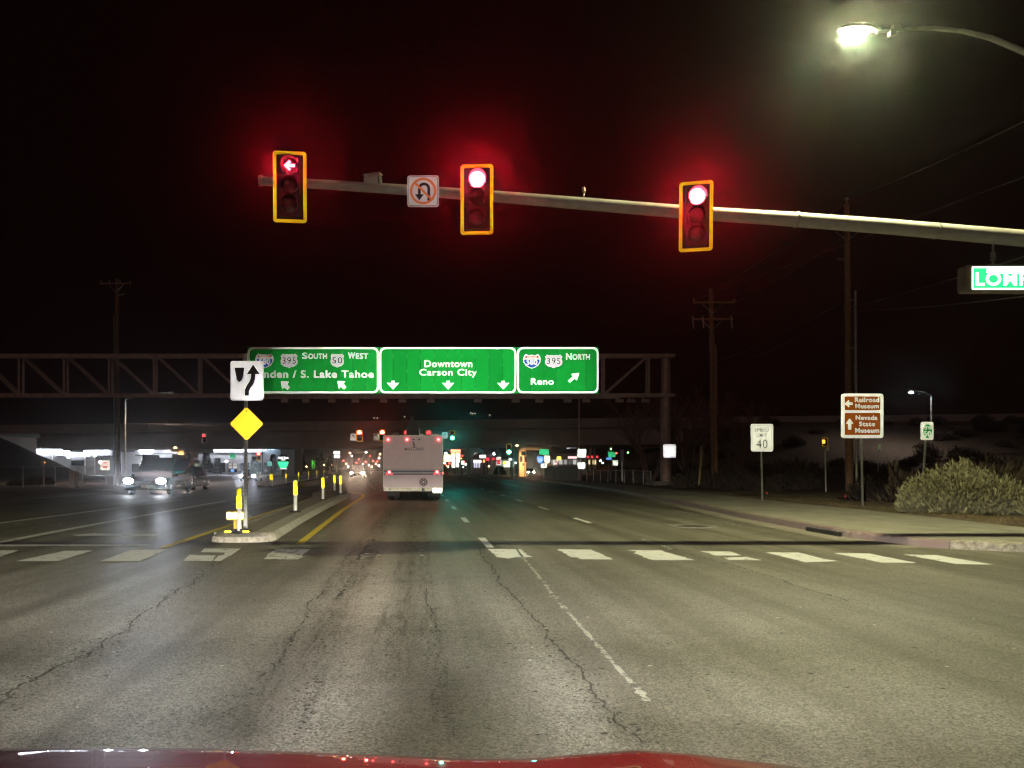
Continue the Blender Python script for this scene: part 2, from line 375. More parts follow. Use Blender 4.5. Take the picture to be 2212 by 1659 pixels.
flat('turn_lane_line', [strip([(-7.9, 13.9), (-8.05, 18), (-8.26, 28.8), (-8.3, 33)], .2)], PAINT_W, amp=.006, step=.4)
flat('turn_lane_line', [strip([(-10.75, 14.2), (-10.7, 20), (-10.6, 31.6), (-10.5, 34)], .2)], PAINT_W, amp=.006, step=.4)
flat('turn_lane_line', [strip([(-14.4, 14.2), (-14.4, 30), (-14.3, 46)], .14)], PAINT_WF, amp=.006, step=.4)
flat('shoulder_line', [strip([(-17.6, 12), (-17.8, 34), (-18.4, 70)], .14)], PAINT_W, amp=.006, step=.4)
flat('stop_line', [[(-13, 13.65), (-4.95, 13.75), (-4.9, 14.0), (-13, 14.0)]], PAINT_W, amp=.01)
flat('turn_arrow', [[(-7.25, 16.0), (-7.0, 15.75), (-6.2, 15.9), (-5.5, 15.75), (-5.35, 16.0), (-5.5, 16.35), (-6.3, 16.2), (-7.0, 16.5)]], PAINT_W)
flat('turn_arrow', [[(-10.3, 19.2), (-8.4, 19.4), (-8.4, 19.6), (-10.3, 19.5)]], PAINT_WF, amp=.02)
flat('turn_arrow', [[(-9.9, 24.2), (-8.6, 24.4), (-8.6, 24.8), (-9.9, 24.5)]], PAINT_WF, amp=.02)
flat('turn_arrow', [[(-7.4, 30.), (-5.2, 30.), (-5.2, 30.5), (-7.4, 30.5)]], PAINT_WT, amp=.02)
flat('yellow_line', [strip([(-2.2, 14.2), (-2.5, 25), (-2.69, 37.8), (-3., 41.5), (-3.9, 44.6), (-5., 46.4)], .15)], PAINT_Y, amp=.006, step=.4)
flat('yellow_line', [strip([(-4.5, 13.5), (-4.55, 16.1), (-4.72, 24), (-4.85, 33.9), (-5.1, 37.5), (-6.5, 40), (-9, 42.5)], .15)], PAINT_Y, amp=.006, step=.4)
flat('yellow_line', [strip([(-2.8, 50), (-4.6, 72), (-6.2, 95), (-7.2, 118)], .15)], PAINT_WT, amp=0)

def resample(P, step):
    P = [Vector(p) for p in P]; out = [P[0]]; acc = 0
    for a, b in zip(P, P[1:]):
        L = (b - a).length; d = step - acc
        while d <= L: out.append(a.lerp(b, d / L)); d += step
        acc = (L - (d - step)) 
    out.append(P[-1]); return out
def crack(name, P, w, m, jit=.05, gaps=.0, z=.004, frag=0):
    """an irregular break in the surface, drawn as a string of ragged pieces"""
    P = [Vector(p).to_2d() for p in P]; pts = []
    for a, b in zip(P, P[1:]):
        n = max(2, int((b - a).length / .055)); t = (b - a).normalized(); nv = Vector((-t.y, t.x))
        for k in range(n): pts.append((a.lerp(b, k / n), nv))
    off = 0; mb = MB(); prev = None; on = True
    for p, nv in pts:
        off = off * .93 + rnd.gauss(0, jit * .3); ww = w * .23 * rnd.uniform(.3, 1.5); c = p + nv * (off + rnd.gauss(0, jit * .12))
        if rnd.random() < .07: ww *= 2.2
        cur = (c + nv * ww / 2, c - nv * ww / 2)
        if rnd.random() < .08: on = rnd.random() > gaps
        if prev and on: mb.add([(*prev[0], z), (*prev[1], z), (*cur[1], z), (*cur[0], z)], [(0, 1, 2, 3)])
        for _ in range(frag * 2):
            if rnd.random() < .55:
                q = c + nv * rnd.gauss(0, w * .9) + Vector((0, rnd.gauss(0, .04))); r = rnd.uniform(.003, .011) * (1 + w * 4); a0 = rnd.uniform(0, 6)
                mb.add([(q.x + r * math.cos(a + a0) * rnd.uniform(.5, 1.5), q.y + 1.3 * r * math.sin(a + a0) * rnd.uniform(.5, 1.4), z + .0004) for a in (0, 1.3, 2.4, 3.6, 5)], [(0, 1, 2, 3, 4)])
        prev = cur
    return put(name, mb, m, road, fix=False)
def gpx(*pts): return [G(u, v).to_2d() for u, v in pts]
crack('crack', gpx((-60, 1590), (0, 1540), (60, 1490), (165, 1425), (250, 1372), (300, 1330), (340, 1300), (420, 1262), (440, 1240), (480, 1212)), .085, CRACK, .06, .12, frag=4)
crack('crack', gpx((1035, 1185), (1060, 1225), (1095, 1268), (1165, 1350), (1205, 1395), (1240, 1440), (1300, 1515), (1350, 1570), (1395, 1618)), .07, CRACK, .035, .12, frag=3)
crack('crack', gpx((1370, 1156), (1440, 1180), (1500, 1200), (1600, 1225), (1700, 1258), (1800, 1290), (1900, 1320), (2000, 1344), (2110, 1378), (2212, 1410), (2300, 1436)), .06, CRACK, .03, .1, frag=1)
crack('crack', gpx((745, 1361), (860, 1363), (1000, 1364), (1160, 1364), (1270, 1366), (1400, 1369), (1640, 1370), (1830, 1372)), .022, CRACK, .03, .1)
crack('crack', gpx((-40, 1420), (60, 1419), (165, 1422)), .02, CRACK, .02, .1)
crack('crack', gpx((1170, 1239), (1300, 1243), (1480, 1234), (1700, 1236)), .02, CRACK, .03, .3)
crack('crack', gpx((2000, 1344), (2110, 1348), (2212, 1356)), .02, CRACK, .03, .2)
crack('crack', gpx((150, 1240), (330, 1238), (470, 1246), (700, 1252)), .018, CRACK, .05, .45)
crack('crack', gpx((360, 1290), (520, 1294), (650, 1300)), .014, CRACK, .05, .5)
crack('worn_line', gpx((1115, 1186), (1165, 1247), (1210, 1305), (1290, 1395), (1345, 1455), (1405, 1522)), .17, PAINT_WT, .006, .03)
crack('tyre_mark', gpx((830, 1115), (780, 1165), (720, 1250), (640, 1375), (560, 1490), (480, 1580)), .06, TYRE, .05, .8, frag=3)
crack('tyre_mark', gpx((800, 1165), (740, 1270), (690, 1390), (655, 1500), (630, 1600)), .05, TYRE, .05, .8, frag=3)
crack('tyre_mark', gpx((850, 1100), (790, 1190), (748, 1260), (735, 1290)), .16, TYRE, .06, .85, frag=4)
crack('tyre_mark', gpx((925, 1170), (920, 1260), (940, 1420), (960, 1560)), .06, TYRE, .03, .9, frag=2)
def rubber_bands():
    m, N, L = _new('rubber_streaks'); o = N.new('ShaderNodeOutputMaterial'); d = N.new('ShaderNodeBsdfDiffuse'); tr = N.new('ShaderNodeBsdfTransparent'); mx = N.new('ShaderNodeMixShader')
    d.inputs[0].default_value = (.04, .036, .033, 1); tc = N.new('ShaderNodeTexCoord'); mp = N.new('ShaderNodeMapping'); mp.inputs['Scale'].default_value = (9, .8, 1); n = N.new('ShaderNodeTexNoise'); n.inputs['Scale'].default_value = 1.5; n.inputs['Detail'].default_value = 8; n.inputs['Roughness'].default_value = .75
    L.new(tc.outputs['Object'], mp.inputs[0]); L.new(mp.outputs[0], n.inputs['Vector']); r = _ramp(N, L, n.outputs[0], .46, .72, (0, 0, 0), (.36, .36, .36)); L.new(r.outputs[0], mx.inputs[0]); L.new(tr.outputs[0], mx.inputs[1]); L.new(d.outputs[0], mx.inputs[2]); L.new(mx.outputs[0], o.inputs[0])
    return m
RB = rubber_bands()
for P, w_ in ((gpx((845, 1095), (800, 1150), (740, 1235), (670, 1350), (590, 1470), (500, 1600)), .22), (gpx((850, 1110), (805, 1180), (760, 1270), (715, 1390), (690, 1500), (665, 1610)), .26), (gpx((915, 1100), (915, 1180), (925, 1280), (945, 1450), (965, 1610)), .16), (gpx((900, 1120), (880, 1200), (850, 1330), (830, 1480)), .3)):
    flat('tyre_streak', [strip(resample(P, .4), w_)], RB, z=.006, amp=.03, step=.3)
spk = MB()
for _ in range(420):
    x, y = rnd.uniform(-4, 4), rnd.uniform(3.2, 11); r = rnd.uniform(.006, .02)
    spk.add([(x + r * math.cos(a) * rnd.uniform(.5, 1.6), y + r * math.sin(a) * rnd.uniform(.5, 1.3), .0045) for a in (0, 1.2, 2.5, 3.7, 5)], [(0, 1, 2, 3, 4)])
tag(put('dark_specks', spk, CRACK, road, fix=False), kind='stuff')
spk = MB()
for _ in range(60):
    x, y = rnd.uniform(-4, 7), rnd.uniform(3.5, 11); r = rnd.uniform(.006, .018)
    spk.add([(x + r * math.cos(a) * rnd.uniform(.5, 1.6), y + r * math.sin(a) * rnd.uniform(.5, 1.), .006) for a in (0, 1.2, 2.5, 3.7, 5)], [(0, 1, 2, 3, 4)])
tag(put('pale_litter', spk, mat('litter', (.7, .68, .6), .7), road, fix=False), kind='stuff')
mh = MB()
mh.lathe((6.64, 18.4, .001), [(.56, 0), (.56, .012), (.36, .012), (.36, .0)], 28, 'Z')
put('manhole_collar', mh, mat('manhole_concrete', (.22, .21, .19), .9, var=.3), road)
put('manhole_cover', MB().lathe((6.64, 18.4, .001), [(.35, 0), (.35, .009), (.02, .010)], 24, 'Z'), DARK, road)

# ================================================================== right kerb and pavement
KERB = [(9.05, 13.45), (8.72, 15.3), (8.82, 17.3), (9.2, 21.7), (10.0, 28), (11.06, 36.6), (12.0, 47), (12.8, 60.6), (13.4, 82)]
NEAR = [(60, 11.0), (24, 11.3), (16, 11.7), (12.2, 12.2), (10.1, 12.75), (9.05, 13.45)]
OUT = [(12.9, 16.1), (13.3, 19.6), (13.6, 24.5), (13.9, 30.7), (14.8, 42), (16, 54), (16.6, 70), (17.0, 82)]
kerb = thing('kerb', (8.8, 16, 0), 'concrete kerb with chipped red paint along the right pavement', 'kerb'); kerb['kind'] = 'structure'
del kerb['category']; del kerb['label']
path = NEAR + KERB[1:]
kp = resample(path, .75)
def kerb_piece(pts, hgt=.15, w=.16, amp=0.):
    mb = MB(); rows = []
    for i, p in enumerate(pts):
        t = (pts[min(i + 1, len(pts) - 1)] - pts[max(i - 1, 0)]).normalized(); n = Vector((t.y, -t.x))
        j = rnd.uniform(-amp, amp); h2 = hgt - abs(rnd.gauss(0, amp * .8))
        rows.append([(p - n * .02 + n * 0, -.01), (p + n * (.015 + max(j, 0)), h2 - .02), (p + n * (.045 + max(j, 0)), h2), (p + n * w, hgt), (p + n * w, -.01)])
    n = 5; vs = [(q.x, q.y, z) for r in rows for q, z in r]
    fs = [(i * n + k, i * n + k + 1, (i + 1) * n + k + 1, (i + 1) * n + k) for i in range(len(rows) - 1) for k in range(n - 1)]
    fs += [tuple(range(n)), tuple((len(rows) - 1) * n + k for k in range(n))]
    return mb.add(vs, fs)
i = 0
while i < len(kp) - 1:
    seg = kp[i:i + 5]
    if len(seg) < 2: break
    ym = seg[len(seg) // 2].y; xm = seg[len(seg) // 2].x
    seg = [s.copy() for s in seg]; d = (seg[-1] - seg[-2]).normalized(); seg[-1] -= d * .012
    if 15.6 < ym < 18.2 and xm < 9.3: pts = resample(seg, .3); put('kerb_stone', kerb_piece(pts, .16, .16), KERB_R, kerb)
    elif ym < 15.7: put('kerb_stone', kerb_piece(resample(seg, .12), .15, .16, .03), KERB_R if (i // 4) % 2 else CONC_B, kerb)
    else: put('kerb_stone', kerb_piece(seg), KERB_R if ym < 30 else CONC_D, kerb)
    i += 4
put('drain_opening', MB().box((8.70, 16.35, .045), (.06, 1.5, .085), rz=-.05), BLACK, kerb)
gut = MB(); gq = [(p[0] - .02, p[1]) for p in KERB]; go = [(p[0] - .55, p[1] - .1) for p in KERB]
put('gutter', MB().add([(x, y, .004) for x, y in gq] + [(x, y, .003) for x, y in go], [(k, k + 1, len(KERB) + k + 1, len(KERB) + k) for k in range(len(KERB) - 1)]), CONC_D, kerb, fix=False)

walk = thing('sidewalk', (11, 20, 0), 'x', 'x'); walk['kind'] = 'structure'; del walk['category']; del walk['label']
y = 16.1; SL = [mat('slab_a', (.27, .255, .225), .85, var=.2, scale=1.5, bump=.3, bscale=70), mat('slab_b', (.245, .235, .205), .85, var=.25, scale=1.7, bump=.3, bscale=70)]
while y < 81:
    y1 = y + (1.8 if y < 45 else 4); a0, a1 = lerp_poly(KERB, y) + .165, lerp_poly(KERB, y1) + .165; b0, b1 = lerp_poly(OUT, y), lerp_poly(OUT, y1)
    for s0, s1 in ((0, .5), (.5, 1)):
        q = [(a0 + (b0 - a0) * s0 + .006, y + .006), (a0 + (b0 - a0) * s1 - .006, y + .006), (a1 + (b1 - a1) * s1 - .006, y1 - .006), (a1 + (b1 - a1) * s0 + .006, y1 - .006)]
        put('slab', MB().slab(q, 0, .147 + rnd.uniform(-.003, .003)), SL[rnd.random() < .4], walk)
    y = y1
corner = [(60, 11.18), (24, 11.48), (16, 11.88), (12.25, 12.37), (10.17, 12.93), (9.2, 13.58), (8.9, 15.3), (8.9, 16.09), (12.9, 16.09), (16, 15.6), (24, 15.4), (60, 15.4)]
for c0, c1 in (((0, 3), (9, 12)), ((2, 5), (8, 10)),):
    pass
xsplit = [60, 24, 16, 12.25]
def cut(xa, xb):
    lo = lambda x: lerp_poly(sorted([(p[1], p[0]) for p in corner[:8]], key=lambda p: p[1]), x)
    hi = lambda x: lerp_poly(sorted([(p[1], p[0]) for p in corner[8:]], key=lambda p: p[1]), x) if x > 12.9 else 16.09
    return [(xa, lo(xa)), (xb, lo(xb)), (xb, hi(xb)), (xa, hi(xa))]
xc = [10.3, 12.0, 13.7, 15.4, 17.1, 20, 24, 30, 40, 60]
put('slab', MB().slab([(8.9, 15.3), (9.2, 13.6), (10.17, 12.95), (10.29, 12.92), (10.29, 16.09), (8.9, 16.09)], 0, .147), SL[0], walk)
for xa, xb in zip(xc, xc[1:]):
    put('slab', MB().slab(cut(xa + .006, xb - .006), 0, .147 + rnd.uniform(-.003, .003)), SL[rnd.random() < .4], walk)

# right verge rising to the freeway embankment; left embankment
def ZR(x, y):
    return .13 + max(0, x - 14) * .006 + min(max((x - 30) * .42, 0), 8.2) * sm(80, 119, y) + .06 * math.sin(x * 1.3) * math.sin(y * .9)
def ZL(x, y):
    x = x + max(0, y - 122) * .62
    return .05 + min(max((-52.5 - x) * .45, 0), 7.2) * sm(82, 120, y) + .05 * math.sin(x * 1.1) * math.sin(y * .7)
mb = MB(); ny, nx = 70, 70
for j in range(ny + 1):
    yy = 15.2 + (138 - 15.2) * (j / ny) ** 1.25
    x0 = lerp_poly(OUT, yy) - .02 if yy > 16.1 else 12.9
    if yy > 82: x0 = 17.0 + (yy - 82) * .02
    for i in range(nx + 1):
        xx = x0 + (175 - x0) * (i / nx) ** 1.8; z = ZR(xx, yy) + rnd.uniform(-.02, .02)
        if i == 0: z = .10
        if yy < 16.2: z = .12
        mb.v.append((xx, yy, z))
mb.f = [(j * (nx + 1) + i, j * (nx + 1) + i + 1, (j + 1) * (nx + 1) + i + 1, (j + 1) * (nx + 1) + i) for j in range(ny) for i in range(nx)]
tag(put('verge_terrain', mb, DIRT, base=(20, 30, 0), smooth=True, fix=False), kind='structure')
mb = MB()
for j in range(51):
    yy = 20 + 120 * j / 50
    for i in range(41):
        xx = -19.5 - (yy - 20) * .03 - 120 * (i / 40) ** 1.5; mb.v.append((xx, yy, ZL(xx, yy) + rnd.uniform(-.02, .02) if i else -.02))
mb.f = [(j * 41 + i, (j + 1) * 41 + i, (j + 1) * 41 + i + 1, j * 41 + i + 1) for j in range(50) for i in range(40)]
tag(put('embankment', mb, mat('slope_paving', (.11, .085, .07), .95, var=.3, scale=1.2, bump=.4, bscale=8), base=(-30, 60, 0), smooth=True, fix=False), kind='structure')

# ================================================================== median island
med = thing('median', (-3.5, 15, 0), 'x', 'x'); med['kind'] = 'structure'; del med['category']; del med['label']
MR = [(-2.76, 14.9), (-2.8, 15.4), (-2.98, 20), (-3.2, 28.5), (-3.22, 36), (-3.5, 40.5), (-4.3, 43.6)]
ML = [(-3.98, 14.9), (-4.0, 18.3), (-4.35, 26.3), (-4.66, 34), (-5.2, 38), (-5.7, 41), (-5.6, 43)]
nose = [(-2.76, 14.9), (-2.82, 14.62), (-3.0, 14.45), (-3.4, 14.38), (-3.75, 14.42), (-3.95, 14.6), (-3.98, 14.9)]
nb = MB(); nn = len(nose); ins = [(x * .86 + -3.4 * .14, y * .6 + 14.9 * .4) for x, y in nose]
nb.add([(x, y, -.005) for x, y in nose] + [(x * .97 - .1, y + .03, .10) for x, y in nose] + [(x, y, .16) for x, y in ins] + [(-3.4, 14.95, .165)],
       [(i, i + 1, nn + i + 1, nn + i) for i in range(nn - 1)] + [(nn + i, nn + i + 1, 2 * nn + i + 1, 2 * nn + i) for i in range(nn - 1)] + [(2 * nn + i, 2 * nn + i + 1, 3 * nn) for i in range(nn - 1)])
put('nose', nb, CONC_B, med, smooth=True)
yy = 14.9
yst = [14.9, 16, 18, 20, 22.5, 25, 28, 31, 34, 37, 40, 43]
for a, b in zip(yst, yst[1:]):
    ra, rb_, la, lb = lerp_poly(MR, a), lerp_poly(MR, b), lerp_poly(ML, a), lerp_poly(ML, b); e = .006
    wa, wb = .16, .16
    ap = .42 if a < 36 else .2
    put('kerb_stone', MB().slab([(la, a + e), (la + wa, a + e), (lb + wb, b - e), (lb, b - e)], -.005, .15), CONC, med)
    put('apron_slab', MB().add([(ra - ap, a + e, .155), (ra - .1, a + e, .13), (ra, a + e, -.004), (rb_ - ap, b - e, .155), (rb_ - .1, b - e, .13), (rb_, b - e, -.004), (ra - ap, a + e, -.004), (rb_ - ap, b - e, -.004)],
        [(0, 1, 4, 3), (1, 2, 5, 4), (0, 6, 2, 1), (3, 4, 5, 7), (0, 3, 7, 6), (6, 7, 5, 2)]), CONC, med)
    put('stone_infill', MB().slab([(la + wa, a), (ra - ap, a), (rb_ - ap, b), (lb + wb, b)], -.005, .145), COBBLE, med)
put('tail', MB().slab([(-4.0, 42.9), (-4.3, 43.6), (-5, 44.2), (-5.6, 43.6), (-5.7, 42.9)], -.005, .148), CONC_D, med)
isl = thing('traffic_island', (-12, 80, 0), 'x', 'x'); isl['kind'] = 'structure'; del isl['category']; del isl['label']
IC = [(-11.3, 57), (-11.7, 62), (-12.2, 72), (-12.9, 86), (-13.6, 100), (-14.5, 117), (-14.9, 121)]
for a, b in zip(IC, IC[1:]):
    put('kerb_stone', MB().slab([(a[0] - .7, a[1] + .02), (a[0] + .7, a[1] + .02), (b[0] + .7, b[1] - .02), (b[0] - .7, b[1] - .02)], -.005, .15), CONC_D, isl)
rki = thing('corner_island', (14, 80, 0), 'x', 'x'); rki['kind'] = 'structure'; del rki['category']; del rki['label']
put('kerb_stone', MB().slab([(9.6, 98), (12.6, 84), (13.6, 82.2), (17, 82.2), (18, 86), (24, 112), (11, 122)], -.005, .16), CONC_D, rki)
put('kerb_stone', MB().slab([(7.0, 133), (16, 133), (16, 160), (7.6, 160)], -.005, .2), CONC_D, rki)

# ================================================================== overpass
br = thing('overpass', (0, 125, 0), 'dark concrete freeway overpass spanning the road behind the overhead signs', 'bridge')
BY0, BY1 = 125., 141.
def ztop(x): return 8.55 + (x + 68) * .0112
CO = mat('overpass_concrete', (.30, .235, .20), .9, var=.22, scale=.25, bump=.2, bscale=3)
xj = [-150, -110, -86, -72, -58, -44, -30, -16, -2, 12, 26, 40, 54, 68, 85, 110, 150, 190]
for a, b in zip(xj, xj[1:]):
    a2, b2 = a + .03, b - .03
    for y0, y1, dz in ((BY0, BY0 + .35, 0), (BY1 - .35, BY1, 0)):
        put('parapet', MB().add([(x, y, z) for x, z in ((a2, ztop(a) - 1.15), (b2, ztop(b) - 1.15), (b2, ztop(b)), (a2, ztop(a))) for y in (y0, y1)],
            [(0, 2, 4, 6), (1, 7, 5, 3), (0, 1, 3, 2), (2, 3, 5, 4), (4, 5, 7, 6), (6, 7, 1, 0)]), CO, br)
x0, x1 = -73., 44.
put('deck', MB().add([(x, y, z) for x in (x0, x1) for y, z in ((BY0 - .25, ztop(x) - 1.15), (BY1 + .25, ztop(x) - 1.15), (BY1 + .25, ztop(x) - 1.5), (BY0 - .25, ztop(x) - 1.5))],
    [(0, 1, 5, 4), (3, 7, 6, 2), (0, 4, 7, 3), (1, 2, 6, 5), (0, 3, 2, 1), (4, 5, 6, 7)]), CO, br)
def zbot(x): return 4.75 + (x + 54) * .0062
for k in range(5):
    y = BY0 + .55 + k * 3.65
    put('girder', MB().add([(x, yy, z) for x in (-62, 41) for yy, z in ((y - .35, ztop(x) - 1.5), (y + .35, ztop(x) - 1.5), (y + .35, zbot(x)), (y - .35, zbot(x)))],
        [(0, 1, 5, 4), (3, 7, 6, 2), (0, 4, 7, 3), (1, 2, 6, 5), (0, 3, 2, 1), (4, 5, 6, 7)]), CO, br)
for k, x in enumerate((-73, 41.2)):
    put('abutment', MB().box((x + (.6 if k == 0 else 1.2), BY0 + 8, 4.2), (4 if k == 0 else 2.4, 15.6, 7.2)), CO, br)
CO2 = mat('pier_concrete', (.42, .36, .29), .85, var=.15, scale=.7, bump=.15, bscale=6)
def pier(u0, u1, Y, dep=1.0, top=963):
    a, b = W(u0, CV, Y).x, W(u1, CV, Y).x
    put('pier_column', MB().slab(rrect((a + b) / 2, Y + dep / 2, b - a, dep, .2, 3), 0, zbot(a) - .02), CO2, br)
pier(384, 397.5, 127); pier(410, 424.5, 131.5, 1.2); pier(1122, 1137, 128, 1.1); pier(1009.5, 1016, 133, .8); pier(1174, 1191, 136, 1.3)
for xa, xb, y in ((-41.5, -36.5, 129.6), (17., 22.5, 130.)):
    put('pier_cap', MB().box(((xa + xb) / 2, y + 2.6, zbot(xa) - .35), (xb - xa, 8.5, .6)), CO2, br)
def wallpack(x, y, z, aimx, p):
    o = put('wall_light', MB().box((x, y, z), (.35, .3, .22)), DARK, br)
    put('lens', MB().box((x, y - .17, z - .05), (.28, .05, .12)), glow('wallpack_light', (1, .5, .16), 60), o)
    lamp('wall_light_lamp', 'SPOT', (x, y - .3, z - .15), p, (1, .50, .17), br, aim=(aimx, y + 3.5, .8), cone=88, radius=.1)
wallpack(-39.5, 124.3, zbot(-39), -40, 8500); wallpack(16.2, 124.3, zbot(16), 19, 8500)

# ================================================================== near signal mast with luminaire
AY, LY = 14.62, 14.80
mast = thing('signal_mast', (14.6, AY, .147), 'grey steel signal mast with long tapered arm and curved luminaire arm', 'signal mast')
def armz(u):  # axis of the arm, px -> px
    pts = [(565, 391), (808, 405), (1030, 421), (1260, 440), (1503, 460), (1700, 473), (1900, 488), (2212, 515), (2440, 536)]
    return lerp_poly([(b, a) for a, b in pts], u)
ap = [W(u, armz(u), AY) for u in (565, 720, 900, 1100, 1300, 1503, 1700, 1900, 2100, 2212, 2420)]
put('arm', MB().tube(ap + [Vector((14.6, AY, ap[-1].z - .12))], [.082, .088, .096, .106, .116, .126, .135, .142, .150, .155, .163, .17], 20), GALV_P, mast, smooth=True)
put('arm_cap', MB().lathe(W(562, 390, AY), [(.10, -.02), (.10, .04), (.06, .07)], 14, 'X'), GALV_P, mast)
put('pole', MB().tube([(14.6, AY, .15), (14.6, AY, 4), (14.6, AY, 8.2)], [.2, .18, .14], 18), GALV_P, mast, smooth=True)
put('base_plate', MB().box((14.6, AY, .17), (.6, .6, .05)), GALV, mast)
for u in (1720, 2022): put('arm_joint', MB().tube([W(u - 1.2, armz(u - 1.2), AY), W(u + 1.2, armz(u + 1.2), AY)], .155, 18), GALV, mast)
lp = [W(u, v, LY) for u, v in ((1893, 69), (1925, 66), (1960, 62), (2020, 61), (2080, 67), (2140, 82), (2212, 112), (2300, 165), (2400, 245))]
put('luminaire_arm', MB().tube(lp + [Vector((14.3, LY, 7.9)), Vector((14.58, AY, 7.75))], [.028, .032, .036, .042, .047, .052, .056, .06, .065, .07, .07], 12), GALV_P, mast, smooth=True)
hd = MB(); c = W(1850, 66, LY); n = 18
prof = [(-.36, .03, .01), (-.3, .11, .06), (-.15, .155, .10), (.05, .165, .115), (.22, .13, .10), (.34, .07, .07), (.46, .04, .04)]
vs = []; fs = []
for t, w, h in prof: vs += [(c.x + t, c.y + w * math.cos(2 * math.pi * k / n), c.z + .02 + max(-.02, h * math.sin(2 * math.pi * k / n))) for k in range(n)]
fs = [(i * n + k, i * n + (k + 1) % n, (i + 1) * n + (k + 1) % n, (i + 1) * n + k) for i in range(len(prof) - 1) for k in range(n)] + [tuple(range(n)), tuple((len(prof) - 1) * n + k for k in range(n))]
hd.add(vs, fs); head = put('luminaire', hd, GALV_P, mast, smooth=True)
ln = MB(); vs = []
for s, dz in ((1, 0.), (.93, -.07), (.72, -.125), (.4, -.155), (.02, -.165)):
    vs += [(c.x - .04 + .28 * s * math.cos(2 * math.pi * k / 20), c.y + .14 * s * math.sin(2 * math.pi * k / 20), c.z - .005 + dz) for k in range(20)]
ln.add(vs, [(i * 20 + k, i * 20 + (k + 1) % 20, (i + 1) * 20 + (k + 1) % 20, (i + 1) * 20 + k) for i in range(4) for k in range(20)] + [tuple(range(20))])
put('lens', ln, glow('streetlight_lens', (1, .98, .55), 120), head, smooth=True)
lamp('streetlight_lamp', 'SPOT', c + Vector((-.04, 0, -.22)), 4600, (1, .95, .50), mast, aim=c + Vector((-.04, -.25, -4)), cone=172, blend=.35, radius=.08)
pc = W(1927, 73, LY)
put('photocell', MB().box(pc + Vector((0, 0, .0)), (.12, .1, .10)).box(pc + Vector((.02, 0, .09)), (.03, .03, .1)).box(pc + Vector((.08, 0, .14)), (.16, .08, .03)), WHITE, mast)

def sighead(name, u0, v0, u1, v1, Y, label, group, lit=0, arrowed=False, emis=None, border=R_YELB, off=False, parts=True, rz=0., beam=0, bcol=(1, .012, .03), tilt=0., bcone=44):
    cx, cz, w, h = pixrect(u0, v0, u1, v1, Y)
    t = thing(name, (cx, Y, cz - h / 2), label, 'traffic light', group)
    b = .085 * w / .617 if w > .3 else .05
    out = rrect(cx, cz, w, h, w * .09); inn = rrect(cx, cz, w - 2 * b * .7, h - 2 * b * .7, w * .03)
    put('backplate', MB().prism(rrect(cx, cz, w - .01, h - .01, w * .09), Y, Y + .012), BLACK, t)
    bo = put('reflective_border', MB().ring(out, inn, Y - .006, Y + .004), border, t)
    put('housing', MB().prism(rrect(cx, cz, w * .62, h * .86, w * .06), Y - .10, Y + .16), BLACK, t)
    if parts and w < .75 and Y < 30:
        for k in range(7):
            for sx in (-1, 1): put('bolt', MB().lathe((cx + sx * (w / 2 - b * .35), Y - .008, cz - h * .45 + k * h * .15), [(.008, -.004), (.008, .002)], 8), DARK, bo)
    r = w * (.245 if Y < 30 else .33)
    for k in range(3):
        z = cz + h * .265 - k * h * .265; y = Y - .105
        islit = k == lit
        m = (emis or L_RED) if islit and not arrowed else L_LENS_OFF
        le = put('lens', MB().lathe((cx, y, z), [(r, .0), (r * .92, -.02 * w / .6), (r * .6, -.04 * w / .6), (r * .05, -.05 * w / .6)], 24), m, t, smooth=True)
        if islit and arrowed:
            P = [(-.62, 0), (.0, .60), (.18, .42), (-.12, .15), (.66, .15), (.66, -.15), (-.12, -.15), (.18, -.42), (.0, -.60)]
            put('arrow', MB().prism([(cx + x * r, z + q * r) for x, q in P], y - .062, y - .05), L_RED, le)
        v = MB(); vs = []; n = 18; fs = []
        for ring_, (dy, rr) in enumerate(((.02, r * 1.04), (-.15 * w / .617, r * 1.07))):
            for kk in range(n + 1):
                a = R(-42 + 264 * kk / n)
                cut_ = 1 - .35 * max(0, math.sin(a) < .0) if ring_ else 1
                vs.append((cx + rr * math.cos(a), y + dy * cut_, z + rr * math.sin(a)))
        fs = [(kk, kk + 1, n + 2 + kk, n + 1 + kk) for kk in range(n)]
        vo = put('visor', v.add(vs, fs), BLACK, t, fix=False)
        vo.modifiers.new('solid', 'SOLIDIFY').thickness = .006
        if islit and beam:
            L0 = Vector((cx, y - .09 if not arrowed else y - .1, z)); lamp('signal_beam', 'SPOT', L0, beam, bcol, t, aim=L0 + Vector((-math.sin(-rz) * .0, -1, -.10 if bcone > 30 else -.04)), cone=bcone, blend=.7, radius=.10)
    t.rotation_euler = (tilt, 0, rz)
    return t
SY = AY - .34
GN = 'red traffic lights on the near mast arm'
s1 = sighead('traffic_light', 591, 331, 662, 481, SY, 'traffic light showing a red left arrow at the end of the mast arm', GN, arrowed=True, beam=1700, rz=.10, tilt=.07)
s2 = sighead('traffic_light', 995, 359, 1065, 507, SY, 'traffic light with round red light beside the no-U-turn sign', GN, beam=3300, rz=-.05, tilt=.07)
s3 = sighead('traffic_light', 1468, 395, 1537, 543, SY, 'traffic light with round red light nearest the street lamp on the mast arm', GN, beam=3300, rz=-.22, tilt=.07)
for s, u in ((s1, 627), (s2, 1030), (s3, 1503)):
    p = W(u, armz(u), AY); put('clamp', MB().box((p.x, AY - .14, p.z), (.10, .12, .22)).tube([(p.x - .03, AY, p.z), (p.x + .03, AY, p.z)], .15, 14), GALV, s)

